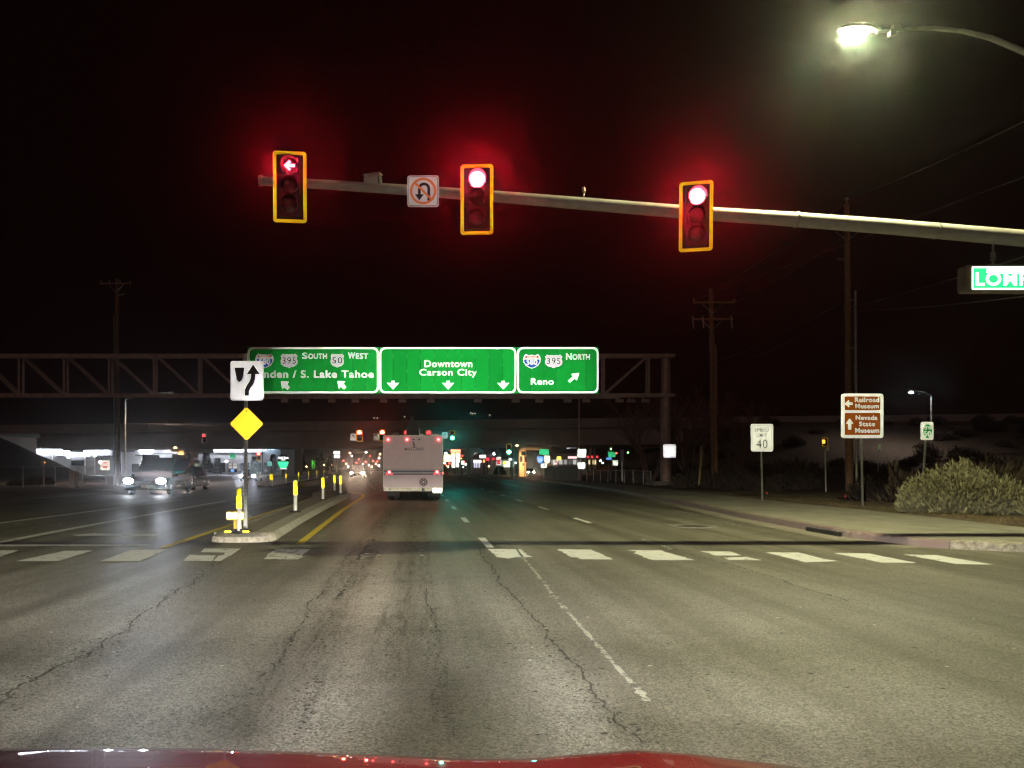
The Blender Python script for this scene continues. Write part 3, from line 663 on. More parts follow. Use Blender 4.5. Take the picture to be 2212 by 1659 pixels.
# no U-turn sign
cx, cz, w, h = pixrect(880, 379, 948, 447, SY + .1)
t = thing('no_u_turn_sign', (cx, SY + .1, cz - h / 2), 'square white no-U-turn sign with red slashed circle on the mast arm', 'sign'); y = SY + .1
put('panel', MB().prism(rrect(cx, cz, w, h, .05), y, y + .006), R_WHITE_D, t)
put('border_line', MB().ring(rrect(cx, cz, w * .93, h * .93, .04), rrect(cx, cz, w * .905, h * .905, .035), y - .004, y), INK, t)
rr = w * .42
uw = w * .075; P = []
A = [(cx + .18 * w - 0, cz - .30 * h), (cx + .18 * w, cz + .08 * h)]
arc = [(cx + .03 * w + .15 * w * math.cos(R(a)), cz + .08 * h + .15 * w * math.sin(R(a))) for a in range(0, 181, 15)]
cl = [(cx + .18 * w, cz - .30 * h)] + arc + [(cx - .12 * w, cz - .10 * h)]
def ribbon(cl, wd):
    a, b = [], []
    for i, p in enumerate(cl):
        p = Vector(p); t_ = (Vector(cl[min(i + 1, len(cl) - 1)]) - Vector(cl[max(i - 1, 0)])).normalized(); n = Vector((-t_.y, t_.x)) * wd / 2
        a.append(tuple(p + n)); b.append(tuple(p - n))
    return a + b[::-1]
put('u_turn_arrow', MB().prism(ribbon(cl, uw * 1.15), y - .005, y - .001).prism([(cx - .12 * w, cz - .29 * h), (cx - .26 * w, cz - .10 * h), (cx + .02 * w, cz - .10 * h)], y - .0045, y - .0008), INK, t)
put('prohibition_ring', MB().ring(disc(cx, cz, rr, 32), disc(cx, cz, rr * .83, 32), y - .011, y - .006).prism(ribbon([(cx - .29 * w, cz + .29 * h), (cx + .29 * w, cz - .29 * h)], w * .065), y - .0105, y - .0065), R_ORG, t)
p = W(914, armz(914), AY); put('bracket', MB().box((p.x, AY - .14, p.z), (.06, .16, .3)), GALV, t)

# traffic camera and detector on the arm
c = W(808, 391, AY - .02)
t = thing('detection_camera', c + Vector((0, 0, -.12)), 'pale bullet camera sitting on top of the mast arm', 'camera')
put('housing', MB().tube([c + Vector((-.16, -.0, .02)), c + Vector((.10, -.09, 0))], [.095, .10], 14), WHITE, t, smooth=True)
put('lens_face', MB().tube([c + Vector((.10, -.09, 0)), c + Vector((.125, -.10, 0))], [.088, .088], 14), DARK, t)
put('sun_shield', MB().box(c + Vector((-.02, -.045, .1)), (.34, .17, .012), rz=-.33), WHITE, t)
put('mount', MB().box(c + Vector((.04, -.02, -.12)), (.08, .08, .10)), GALV, t)
c = W(1261, 416, AY)
t = thing('signal_detector', c + Vector((0, 0, -.13)), 'small detector on a stub above the middle of the mast arm', 'detector')
put('stub', MB().tube([c + Vector((0, 0, -.14)), c], .012, 6), GALV, t); put('head', MB().tube([c + Vector((0, -.03, 0)), c + Vector((0, .02, .09))], [.03, .036], 8), WHITE, t)

# illuminated street name sign
y = AY - .02; a = W(2078, 575, y); b = W(2420, 632, y)
t = thing('street_name_sign', ((a.x + b.x) / 2, y, b.z), 'lit green street name sign hanging below the mast arm', 'sign')
cx, cz, w, h = (a.x + b.x) / 2, (a.z + b.z) / 2, b.x - a.x, a.z - b.z
put('cabinet', MB().prism(rrect(cx, cz, w, h, .05), y - .09, y + .12), mat('sign_cabinet', (.22, .17, .13), .6), t)
f = put('lit_face', MB().prism(rrect(cx + .02, cz, w - .2, h - .07, .015), y - .1, y - .09), glow('street_sign_green', (.03, .62, .22), 1.6), t)
put('border', MB().ring(rrect(cx + .02, cz, w - .2, h - .07, .015), rrect(cx + .02, cz, w - .25, h - .12, .015), y - .104, y - .1), glow('street_sign_white', (1, 1, .92), 3.2), t)
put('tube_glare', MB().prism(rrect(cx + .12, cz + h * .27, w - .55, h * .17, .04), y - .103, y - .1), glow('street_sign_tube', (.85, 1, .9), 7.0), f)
text_px('lettering', 'LOMPA LN', 2108, 2322, 588, 617, y - .106, glow('street_sign_white', (1, 1, .92), 3.2), f, bold=.02)
for u in (2145, 2370):
    p = W(u, armz(u), AY); q = W(u, 577, AY)
    put('hanger', MB().tube([p + Vector((0, 0, -.15)), q], .018, 8).box(q + Vector((0, 0, .03)), (.16, .06, .05)).box((p + q) / 2 + Vector((0, 0, -.1)), (.07, .05, .16)), GALV, t)

# ================================================================== the camera's own car: bonnet, nose and headlights
car = thing('car', (0, .6, 0), 'dark red car whose glossy bonnet edges the bottom of the picture', 'car')
RED = mat('dark_red_paint', (.022, .003, .003), .5, 0., var=.1, coat=1.0, spec=.2)
def hoodz(x, y):
    base = lerp_poly([(.845, -1.0), (.851, -.7), (.850, -.45), (.838, -.12), (.829, .1), (.829, .2), (.838, .33), (.8455, .43), (.840, .52), (.824, .66), (.806, .8), (.77, .95)], x)
    d = y - 1.5
    f_ = -.31 * max(0, d) - .9 * max(0, d) ** 2 if d > 0 else 0
    b_ = -.145 * d * (1) - .10 * d * d if d <= 0 else 0
    if d > 0: return base + f_ - .06 * d
    t_ = -d; k_ = min(t_, .055)
    return base + .36 * k_ - .20 * k_ * k_ / .11 + max(0, t_ - .055) * .16 - .06 * max(0, t_ - .055) ** 2
hb = MB(); NX, NY = 80, 120
for j in range(NY + 1):
    yq = .55 + 1.5 * j / NY
    for i in range(NX + 1):
        xq = -.95 + 1.9 * i / NX; hb.v.append((xq, yq, hoodz(xq, yq) - .05 * max(0, abs(xq) - .85) / .1))
hb.f = [(j * (NX + 1) + i, j * (NX + 1) + i + 1, (j + 1) * (NX + 1) + i + 1, (j + 1) * (NX + 1) + i) for j in range(NY) for i in range(NX)]
put('bonnet', hb, RED, car, smooth=True, fix=False)
put('nose', MB().slab([(-.93, 1.9), (-.86, 2.0), (.86, 2.0), (.93, 1.9)], .3, .40), RED, car)
for s in (-1, 1):
    put('wing', MB().box((s * .93, 1.1, .38), (.05, 1.5, .36)), RED, car)
    hl = put('headlight', MB().lathe((s * .66, 2.03, .5), [(.09, -.06), (.09, 0), (.06, .025), (.01, .03)], 16), CHROME, car)
    wl = put('wheel', MB().lathe((s * .82, 1.25, .32), [(.2, -.1), (.32, -.09), (.32, .09), (.2, .1)], 20, 'X'), RUBBER, car)
    L0 = Vector((s * .66, 2.12, .52))
    lamp('headlight_near', 'SPOT', L0, 420, (1, .97, .90), car, aim=L0 + Vector((s * .5, 1, -.32)), cone=24, blend=1., radius=.05, wide=6)
    lamp('headlight_beam', 'SPOT', L0, 1900, (1, .97, .88), car, aim=L0 + Vector((s * .5 - .06, 1, -.14)), cone=13, blend=1., radius=.05, wide=9)
    lamp('headlight_far', 'SPOT', L0, 10800, (1, .95, .82), car, aim=L0 + Vector((s * .28 - .02, 1, -.052)), cone=9.5, blend=1., radius=.05, wide=10)
    lamp('headlight_reach', 'SPOT', L0, 2100, (1, .98, .94), car, aim=L0 + Vector((.06, 1, .02)), cone=38, blend=1., radius=.05)
    lamp('headlight_spill', 'SPOT', L0, 115, (1, .98, .94), car, aim=L0 + Vector((.1, 1, .25)), cone=130, blend=.5, radius=.05)

# ================================================================== overhead sign gantry
GY = 57.
gan = thing('sign_gantry', W(1440, CV, GY) * 1 + Vector((0, 0, -1.4 + .15)), 'box truss gantry carrying the overhead green signs across the road', 'gantry')
zt, zb = W(0, 768, GY).z, W(0, 853.5, GY).z
def gx(u): return W(u, CV, GY).x
xr = gx(1458); xl = -38.
for y in (GY, GY + .62):
    for z in (zt, zb): put('chord', MB().box(((xl + xr) / 2, y, z), (xr - xl, .2, .24)), RUST, gan)
ux = [41 + 97.2 * k for k in range(-2, 15)]
for y in (GY, GY + .62):
    for k, u in enumerate(ux):
        if u < 1430: put('truss_post', MB().bar((gx(u), y, zb), (gx(u), y, zt), .13), RUST, gan)
        if k + 1 < len(ux) and u < 560: put('diagonal', MB().bar((gx(u + 8), y, zt - .12), (gx(u + 92), y, zb + .12), .13), RUST, gan)
        elif u < 1400: put('diagonal', MB().bar((gx(u + 4), y, zb + .12), (gx(min(u + 92, 1440)), y, zt - .12), .13), RUST, gan)
for xp in (gx(1441), xl + 1):
    put('post', MB().tube([(xp, GY + .31, .2), (xp, GY + .31, zt + .1)], [.40, .34], 18), RUST, gan, smooth=True)
    put('footing', MB().slab(rrect(xp, GY + .2, 2.6, 2.0, .1, 2), 0, .45), CONC_D, gan)
put('lighting_rail', MB().box(((gx(540) + gx(1330)) / 2, GY - 1.0, W(0, 862, GY).z), (gx(1330) - gx(540), .1, .12)), RUST, gan)
for u in (620, 665, 720, 770, 830, 870, 930, 1030, 1110, 1160, 1220, 1260, 1330, 1355, 1385):
    z = W(0, 868, GY).z; put('sign_light', MB().box((gx(u), GY - 1.05, z - .02), (.5, .3, .22), rz=.2).bar((gx(u), GY - .95, z), (gx(u), GY - .1, zb), .06), RUST, gan)

def overhead(name, u0, u1, label, legend):
    y = GY - .55; cx, cz, w, h = pixrect(u0, 750, u1, 850, y)
    t = thing(name, (cx, y, cz - h / 2), label, 'sign', 'overhead green guide signs')
    n = max(3, round(w / 1.0)); s = w / n
    for k in range(n):
        x0 = cx - w / 2 + k * s
        put('panel', MB().box((x0 + s / 2, y + rnd.uniform(0, .012), cz), (s - .022, .05, h)), R_GRN, t)
    bw = .115
    put('border', MB().ring(rrect(cx, cz, w - .04, h - .04, .42, 7), rrect(cx, cz, w - .04 - 2 * bw, h - .04 - 2 * bw, .34, 7), y - .055, y - .045), R_GWH, t)
    put('backing_frame', MB().box((cx, y + .12, cz + h * .3), (w * .98, .1, .12)).box((cx, y + .12, cz - h * .3), (w * .98, .1, .12)), RUST, t)
    for x in (cx - w * .35, cx + w * .35): put('hanger', MB().box((x, y + .30, cz), (.12, .28, h)), RUST, t)
    legend(t, y - .06)
    return t
def caps(t, y, first, rest, u0, um, u1, v0, v1, vs):
    text_px('lettering', first, u0, um, v0, v1, y, R_GWH, t, bold=.008); text_px('lettering', rest, um + 2, u1, vs, v1, y, R_GWH, t, bold=.008)
def us(t, y, num, u0, u1, v0, v1, patch=False):
    cx, cz, w, h = pixrect(u0, v0, u1, v1, y)
    if patch: put('shield_patch', MB().box((cx, y + .009, cz), (w * 1.1, .004, h * 1.1)), R_GRN_P, t)
    s = put('route_shield', MB().prism(shield_us(cx, cz, w, h), y, y + .006), R_SHIELD, t)
    text_px('number', num, u0 + (u1 - u0) * .10, u1 - (u1 - u0) * .10, v0 + (v1 - v0) * .24, v1 - (v1 - v0) * .28, y - .012, INK, s, bold=.016)
def inter(t, y, u0, u1, v0, v1, patch=False):
    cx, cz, w, h = pixrect(u0, v0, u1, v1, y)
    if patch: put('shield_patch', MB().box((cx, y + .009, cz), (w * 1.1, .004, h * 1.1)), R_GRN_P, t)
    s = put('route_shield', MB().prism(shield_i(cx, cz, w, h), y, y + .006), R_GWH, t)
    put('blue_field', MB().prism(shield_i(cx, cz - h * .01, w * .92, h * .90, .35), y - .006, y - .001), R_BLUE, s)
    put('red_band', MB().prism([(cx + x * w * .46, cz + z * h * .5) for x, z in ((-.9, .45), (-.78, .78), (-.35, .72), (0, .76), (.35, .72), (.78, .78), (.9, .45))], y - .006, y - .001), R_RED, s)
    text_px('lettering', 'INTERSTATE', u0 + (u1 - u0) * .22, u0 + (u1 - u0) * .78, v0 + (v1 - v0) * .17, v0 + (v1 - v0) * .26, y - .012, R_GWH, s)
    text_px('number', '580', u0 + (u1 - u0) * .2, u0 + (u1 - u0) * .8, v0 + (v1 - v0) * .36, v0 + (v1 - v0) * .75, y - .012, R_GWH, s, bold=.01)
def darrow(t, y, u, v, down=True):
    pp = [(-3.5, -8), (3.5, -8), (3.5, -3), (13, -4), (0, 10), (-13, -4), (-3.5, -3)]
    put('arrow', MB().prism(poly_px([(u + a, v + b) for a, b in pp], y), y, y + .006), R_GWH, t)
def lane_arrow(t, y, u, v):
    pp = [(-9, -9), (8, -8), (3.5, -3.5), (10, 4), (5, 9), (-2.5, 2.5), (-6, 8)]
    put('arrow', MB().prism(poly_px([(u + a, v + b) for a, b in pp], y), y, y + .006), R_GWH, t)
def leg1(t, y):
    inter(t, y, 552, 591, 764, 795, True); us(t, y, '395', 606, 643, 764, 795); caps(t, y, 'S', 'OUTH', 653, 664, 706, 762, 775, 764)
    us(t, y, '50', 714, 743, 764, 794); caps(t, y, 'W', 'EST', 752, 767, 795, 761, 775, 763)
    text_px('lettering', 'Minden / S. Lake Tahoe', 543, 807, 800, 816, y, R_GWH, t, bold=.010)
    lane_arrow(t, y, 616, 833); lane_arrow(t, y, 738, 832)
def leg2(t, y):
    text_px('lettering', 'Downtown', 917, 1020, 778, 793, y, R_GWH, t, bold=.010); text_px('lettering', 'Carson City', 906, 1030, 797, 815.5, y, R_GWH, t, bold=.010)
    for u in (849, 968, 1087): darrow(t, y, u, 831)
def leg3(t, y):
    inter(t, y, 1130, 1168, 765, 796, True); us(t, y, '395', 1177, 1215, 766, 795, True); caps(t, y, 'N', 'ORTH', 1223, 1235, 1274, 763, 777, 765)
    text_px('lettering', 'Reno', 1147, 1196, 817, 831, y, R_GWH, t, bold=.010)
    a = W(1240, 815, y); put('arrow', MB().prism(arrow(a.x, a.z, R(40), 1.0, .2, .62, .5), y, y + .006), R_GWH, t)
overhead('guide_sign', 535, 818.5, 'overhead green sign for South Lake Tahoe with route 580, 395 and 50 shields', leg1)
overhead('guide_sign', 819.5, 1115.5, 'overhead green sign reading Downtown Carson City with three down arrows', leg2)
overhead('guide_sign', 1116.5, 1293, 'overhead green sign for Reno with a slanting exit arrow', leg3)

# ================================================================== keep-right and diamond signs on the median
PY = 15.55; base = G(531, 1146, .15)
kr = thing('sign_post', (base.x, PY + .05, .15), 'perforated square steel post standing on the stone median', 'post')
xp = W(531, CV, PY + .05).x
put('tube', MB().box((xp, PY + .05, 1.95), (.062, .062, 3.6)), GALV, kr); put('sleeve', MB().box((xp, PY + .05, .33), (.078, .078, .36)), GALV, kr)
for k in range(34):
    put('hole', MB().lathe((xp, PY + .0165, .55 + k * .075), [(.011, 0), (.011, .002)], 6), BLACK, kr)
y = PY; cx, cz, w, h = pixrect(498, 780, 569, 865, y)
t = thing('keep_right_sign', (cx, y, cz - h / 2), 'white keep-right sign with curved black arrow above the yellow diamond', 'sign')
put('panel', MB().prism(rrect(cx, cz, w, h, .045), y, y + .005), R_WHITE_N, t)
put('border_line', MB().ring(rrect(cx, cz, w * .95, h * .955, .04), rrect(cx, cz, w * .925, h * .935, .035), y - .003, y), INK, t)
Z1 = lambda pts: [(324.8 * 0 + 493.7 + a * .19841, 713.2 + b * .19841) for a, b in pts]
put('island_symbol', MB().prism(poly_px(Z1([(65, 406), (175, 406), (165, 470), (148, 540), (120, 570), (92, 540), (75, 470)]), y), y - .004, y - .001), INK, t)
sh = [(200, 715), (201, 660), (215, 615), (245, 570), (264, 530), (269, 480), (269, 455)]
put('arrow', MB().prism(poly_px(Z1([(175, 714), (177, 650), (195, 605), (225, 562), (243, 520), (245, 478), (195, 482), (269, 372), (344, 482), (292, 478), (289, 530), (272, 585), (240, 630), (224, 665), (222, 714)]), y), y - .0045, y - .0012), INK, t)
cx, cz, w, h = pixrect(497, 880, 568, 951, y)
t = thing('diamond_sign', (cx, y, cz - h / 2), 'blank yellow diamond sign on the median post', 'sign')
P = [];  r = .05
for a0, (dx, dz) in ((0, (1, 0)), (90, (0, 1)), (180, (-1, 0)), (270, (0, -1))):
    for k in range(5):
        a = R(a0 - 45 + 90 * k / 4); P.append((cx + dx * (w / 2 - r * 1.2) + r * math.cos(a), cz + dz * (h / 2 - r * 1.2) + r * math.sin(a)))
put('panel', MB().prism(P, y, y + .005), R_YEL, t)
for dz in (.26, -.26): put('bolt', MB().lathe((cx, y, cz + dz), [(.014, -.006), (.014, 0)], 8), DARK, t)

# delineator posts and nose marker
def delineator(u, vb, vt, z0, label, group):
    p = G(u, vb, z0); h = px(vb - vt, p.y); t = thing('delineator_post', p, label, 'delineator', group); r = min(.052, max(.04, px(5, p.y)))
    put('tube', MB().tube([p + Vector((0, 0, .02)), p + Vector((0, 0, h))], r, 12), WHITE, t, smooth=True)
    put('base', MB().lathe(p, [(.17, 0), (.15, .025), (.07, .05)], 14, 'Z'), RUBBER, t)
    for k in range(3):
        z = h * (.96 - k * .145)
        put('reflective_band', MB().tube([p + Vector((0, 0, z - h * .125)), p + Vector((0, 0, z))], r * 1.06, 12), R_YG, t)
    return t
GD = 'yellow banded delineator posts on the islands'
delineator(516.5, 1151.7, 1052.8, .15, 'tall delineator post with yellow bands beside the yellow reflector marker', GD)
for (u, vb, vt), nm in zip(((638, 1106.6, 1036.8), (697.6, 1080.5, 1030.5), (735.8, 1067.5, 1027), (722.7, 1061.4, 1025.9)), ('second delineator post along the median from its nose', 'third delineator post along the median from its nose', 'delineator post near the far end of the median, closer to the motorhome', 'delineator post at the far end of the median')):
    delineator(u, vb, vt, .15, nm, GD)
for k, (u, vb, vt) in enumerate(((583.9, 1050.2, 1024), (587.7, 1052.8, 1024), (617.7, 1045.5, 1022), (645, 1040.6, 1019.4), (666.8, 1036.8, 1018), (684.5, 1034.5, 1016.8), (699.3, 1031.6, 1015.4))):
    delineator(u, vb, vt, .15, ('first of a close pair of far delineator posts on the long traffic island', 'second of a close pair of far delineator posts on the long traffic island', 'far delineator post right of the close pair on the long island', 'fourth far delineator post along the long traffic island', 'fifth far delineator post along the long traffic island', 'sixth far delineator post along the long traffic island', 'farthest delineator post at the end of the long island')[k], GD)
y = 14.72; t = thing('median_marker', (W(508, CV, y).x, y, .16), 'yellow marker with three square reflectors on the median nose', 'marker')
cx, cz, w, h = pixrect(488.9, 1104.9, 526.2, 1123.6, y)
put('post', MB().box((W(508, CV, y).x - .005, y + .04, .36), (.058, .05, .44)), mat('yellow_plastic', (.62, .42, .02), .5), t)
put('board', MB().prism(rrect(cx, cz, w, h, .02), y, y + .03), mat('yellow_plastic', (.62, .42, .02), .5), t)
for k in (-1, 0, 1): put('reflector', MB().prism(rrect(cx + k * w * .318, cz, w * .27, h * .66, .008), y - .008, y + .001), R_YW, t)
put('base', MB().box((cx + .06, y + .03, .175), (.5, .2, .035)).box((cx + .05, y + .03, .21), (.3, .12, .05)), RUBBER, t)
for k in (-1, 1): put('base_reflector', MB().box((cx + .05 + k * .17, y - .073, .185), (.12, .01, .022)), R_YG, t)

# ================================================================== motorhome
VY = 33.5
def Z5(a, b): return 768.05 + a * .14881, 877.76 + b * .14881          # detail picture -> frame px
def v5(a, b, y=VY): return W(*Z5(a, b), y)
p0, p1 = v5(400, 420), v5(1268, 1185)
vx0, vx1, vzt, vzb = p0.x, p1.x, p0.z, p1.z; vcx = (vx0 + vx1) / 2; vw = vx1 - vx0
rv = thing('motorhome', (vcx, VY, 0), 'white motorhome with blue stripes driving away under the overhead signs', 'motorhome')
ALU = mat('motorhome_white_red_lit', (.58, .40, .46), .4, var=.08, scale=2, bump=.12, bscale=3)  # pink cast of red light put into the white paint
LEN = 6.4
def rrslab(x0, x1, z0, z1, r): return rrect((x0 + x1) / 2, (z0 + z1) / 2, x1 - x0, z1 - z0, r, 4)
put('body', MB().prism(rrslab(vx0, vx1, vzb, vzt, .06), VY, VY + LEN), ALU, rv)
put('cab_over', MB().prism(rrslab(vx0, vx1, 1.85, vzt - .02, .08), VY + LEN, VY + LEN + 1.2), ALU, rv)
put('cab', MB().prism(rrslab(vx0 + .25, vx1 - .25, .55, 1.9, .1), VY + LEN, VY + LEN + 2.2), ALU, rv)
put('rear_trim', MB().ring(rrslab(vx0, vx1, vzb, vzt, .06), rrslab(vx0 + .035, vx1 - .035, vzb + .035, vzt - .035, .04), VY - .012, VY), WHITE, rv)
for k in range(9):
    z = vzb + .22 + k * (vzt - vzb - .3) / 9
    put('siding_seam', MB().box((vcx, VY - .002, z), (vw - .08, .006, .008)), mat('seam_grey', (.5, .47, .48), .5), rv)
BLUE = mat('stripe_blue', (.06, .07, .13), .5); BLUE2 = mat('stripe_grey', (.35, .36, .42), .5)
def z5(b): return v5(0, b).z
for a, b, m in ((912, 928, BLUE2), (933, 952, BLUE), (958, 972, BLUE2), (976, 992, BLUE)):
    put('stripe', MB().box((vcx, VY - .004, (z5(a) + z5(b)) / 2), (vw - .07, .010, z5(a) - z5(b))), m, rv)
for a, b in ((490, 965), (1182, 962)):
    c = v5(a, b); tl = put('tail_light', MB().box((c.x, VY - .02, c.z), (.30, .04, .20)), mat('tail_housing', (.25, .02, .02), .3), rv)
    put('brake_lens', MB().prism(disc(c.x, c.z + .03, .055, 12), VY - .05, VY - .04), L_TAIL, tl)
    for s in (-1, 1): put('corner_lens', MB().prism(disc(c.x + s * .1, c.z - .045, .035, 10), VY - .05, VY - .04), L_TAILD, tl)
for a in (472, 747, 1203):
    c = v5(a, 482); put('marker_light', MB().prism(disc(c.x, c.z, .045, 12), VY - .045, VY - .005), L_TAIL, rv)
for a in (838, 923):
    c = v5(a, 482); put('marker_light_off', MB().box((c.x, VY - .02, c.z), (.10, .04, .05)), DARK, rv)
a, b = v5(703, 640), v5(990, 603)
LOGO = mat('logo_grey', (.10, .08, .085), .6)
put('lettering', text_mb('MALLARD', a.x, b.x, a.z, b.z, VY - .008, bold=.01, shear=.35), LOGO, rv, fix=False)
dk = [(848, 595), (838, 560), (825, 520), (832, 505), (848, 520), (862, 560), (862, 592)]
put('duck_emblem', MB().prism([(v5(*q).x, v5(*q).z) for q in dk], VY - .01, VY - .004).prism([(v5(*q).x, v5(*q).z) for q in ((800, 596), (848, 588), (900, 597), (848, 600))], VY - .0105, VY - .0045), LOGO, rv)
c = v5(985, 1098)
sp = put('spare_wheel', MB().lathe((c.x, VY, c.z), [(.20, .0), (.20, -.08), (.17, -.1), (.17, -.0)], 24), ALU, rv)
put('wheel_disc', MB().lathe((c.x, VY, c.z), [(.17, -.04), (.17, -.085), (.05, -.09), (.01, -.09)], 24), DARK, sp)
for k in range(8):
    a_ = k * math.pi / 4; put('vent_hole', MB().prism(disc(c.x + .11 * math.cos(a_), c.z + .11 * math.sin(a_), .022, 8), VY - .1, VY - .088), ALU, sp)
put('hub_cap', MB().lathe((c.x, VY, c.z), [(.045, -.09), (.045, -.11), (.01, -.115)], 12), ALU, sp)
a, b = v5(480, 1035), v5(645, 1160)
put('access_panel', MB().ring(rrslab(a.x, b.x, b.z, a.z, .05), rrslab(a.x + .04, b.x - .04, b.z + .04, a.z - .04, .03), VY - .008, VY - .001), mat('seam_grey', (.5, .47, .48), .5), rv)
bz = z5(1205)
put('bumper', MB().box((vcx, VY - .12, bz), (vw - .05, .16, .14)), mat('bumper_steel', (.5, .46, .36), .5, .3, var=.5, scale=9), rv)
c = v5(980, 1200); put('hitch', MB().box((c.x, VY - .25, bz - .01), (.13, .12, .16)), BLACK, rv)
a, b = v5(1120, 1187), v5(1252, 1252)
pl = put('licence_plate', MB().prism(rrslab(a.x, b.x, b.z, a.z, .02), VY - .24, VY - .22), retro('plate_sheeting', (1, 1, .72), 1.6 * G1, base=(.7, .7, .5), var=.05), rv)
put('lettering', text_mb('NEVADA', a.x + .06, b.x - .06, b.z + .06, b.z + .11, VY - .245), INK, pl, fix=False)
for x in (vx0 + .28, vx0 + .58, vx1 - .22, vx1 - .52):
    w_ = put('wheel', MB().lathe((x, VY + 1.5, .37), [(.2, -.11), (.35, -.11), (.37, -.08), (.37, .08), (.35, .11), (.2, .11)], 22, 'X'), RUBBER, rv)
    put('rim', MB().lathe((x, VY + 1.5, .37), [(.19, -.1), (.19, .1), (.05, .06)], 14, 'X'), GALV, w_)
for x in (vx0 + .5, vx1 - .5):
    put('front_wheel', MB().lathe((x, VY + LEN + 1.3, .37), [(.2, -.11), (.37, -.1), (.37, .1), (.2, .11)], 18, 'X'), RUBBER, rv)
put('mud_flap', MB().box((vx0 + .42, VY + .85, .36), (.6, .02, .4)), RUBBER, rv); put('mud_flap', MB().box((vx1 - .38, VY + .85, .36), (.6, .02, .4)), RUBBER, rv)
put('axle', MB().tube([(vx0 + .4, VY + 1.5, .38), (vx1 - .4, VY + 1.5, .38)], .07, 8).lathe((vcx, VY + 1.5, .38), [(.05, -.16), (.18, 0), (.05, .16)], 12, 'X'), DARK, rv)
put('underbody', MB().box((vcx, VY + 2.6, .52), (vw * .6, 4.6, .14)), BLACK, rv)
put('exhaust_pipe', MB().tube([(vx1 - .38, VY + 1, .38), (vx1 - .38, VY - .1, .36)], .04, 10), GALV, rv)
tip = v5(820, 130, VY + 1.5); l_, r_ = v5(742, 415, VY + 1.5), v5(925, 415, VY + 1.5)
zt_ = vzt + .005
put('roof_cover', MB().add([(l_.x, VY + 1., zt_), (r_.x, VY + 1., zt_), (r_.x, VY + 2., zt_), (l_.x, VY + 2., zt_), (l_.x, VY + 1.1, zt_ + .28), (r_.x, VY + 1.1, zt_ + .22), (r_.x, VY + 1.9, zt_ + .22), (l_.x, VY + 1.9, zt_ + .28), (tip.x - .03, VY + 1.5, tip.z), (tip.x + .08, VY + 1.5, tip.z - .12)],
    [(0, 1, 5, 4), (1, 2, 6, 5), (2, 3, 7, 6), (3, 0, 4, 7), (4, 5, 9, 8), (5, 6, 9), (6, 7, 8, 9), (7, 4, 8)]), mat('dark_tarp', (.045, .038, .04), .8, bump=.5, bscale=6), rv)
for a_ in (735, 928): c = v5(a_, 360, VY + .9); put('roof_strut', MB().bar((c.x, VY + .9, zt_), (c.x, VY + .9, c.z + .12), .035), WHITE, rv)
put('roof_vent', MB().box((v5(1150, 400).x, VY + .7, zt_ + .03), (.35, .4, .07)), WHITE, rv); put('roof_vent', MB().box((v5(960, 395).x, VY + .8, zt_ + .04), (.16, .3, .09)), WHITE, rv)
put('side_marker', MB().box((vx1 + .012, VY + .2, z5(970)), (.02, .08, .05)), L_TAIL, rv)
for s, x in ((-1, vx0), (1, vx1)):
    for k in range(3): put('side_window', MB().box((x + s * .004, VY + 1.2 + k * 1.9, 1.95), (.012, 1.0, .5)), GLASS, rv)

# exhaust drifting beside the motorhome
pm, N, L = _new('exhaust_vapour'); o_ = N.new('ShaderNodeOutputMaterial'); pv = N.new('ShaderNodeVolumePrincipled')
pv.inputs['Density'].default_value = .035; pv.inputs['Color'].default_value = (.9, .9, .92, 1); pv.inputs['Anisotropy'].default_value = .3; L.new(pv.outputs[0], o_.inputs['Volume'])
ex = MB(); c = W(968, 1056, VY - .2)
ex.lathe(c + Vector((0, 0, -.45)), [(.05, 0), (.30, .1), (.42, .3), (.40, .55), (.25, .8), (.05, .95)], 14, 'Z')
tag(put('exhaust_smoke', ex, pm, smooth=True), 'faint exhaust cloud drifting beside the motorhome rear wheel', kind='stuff')

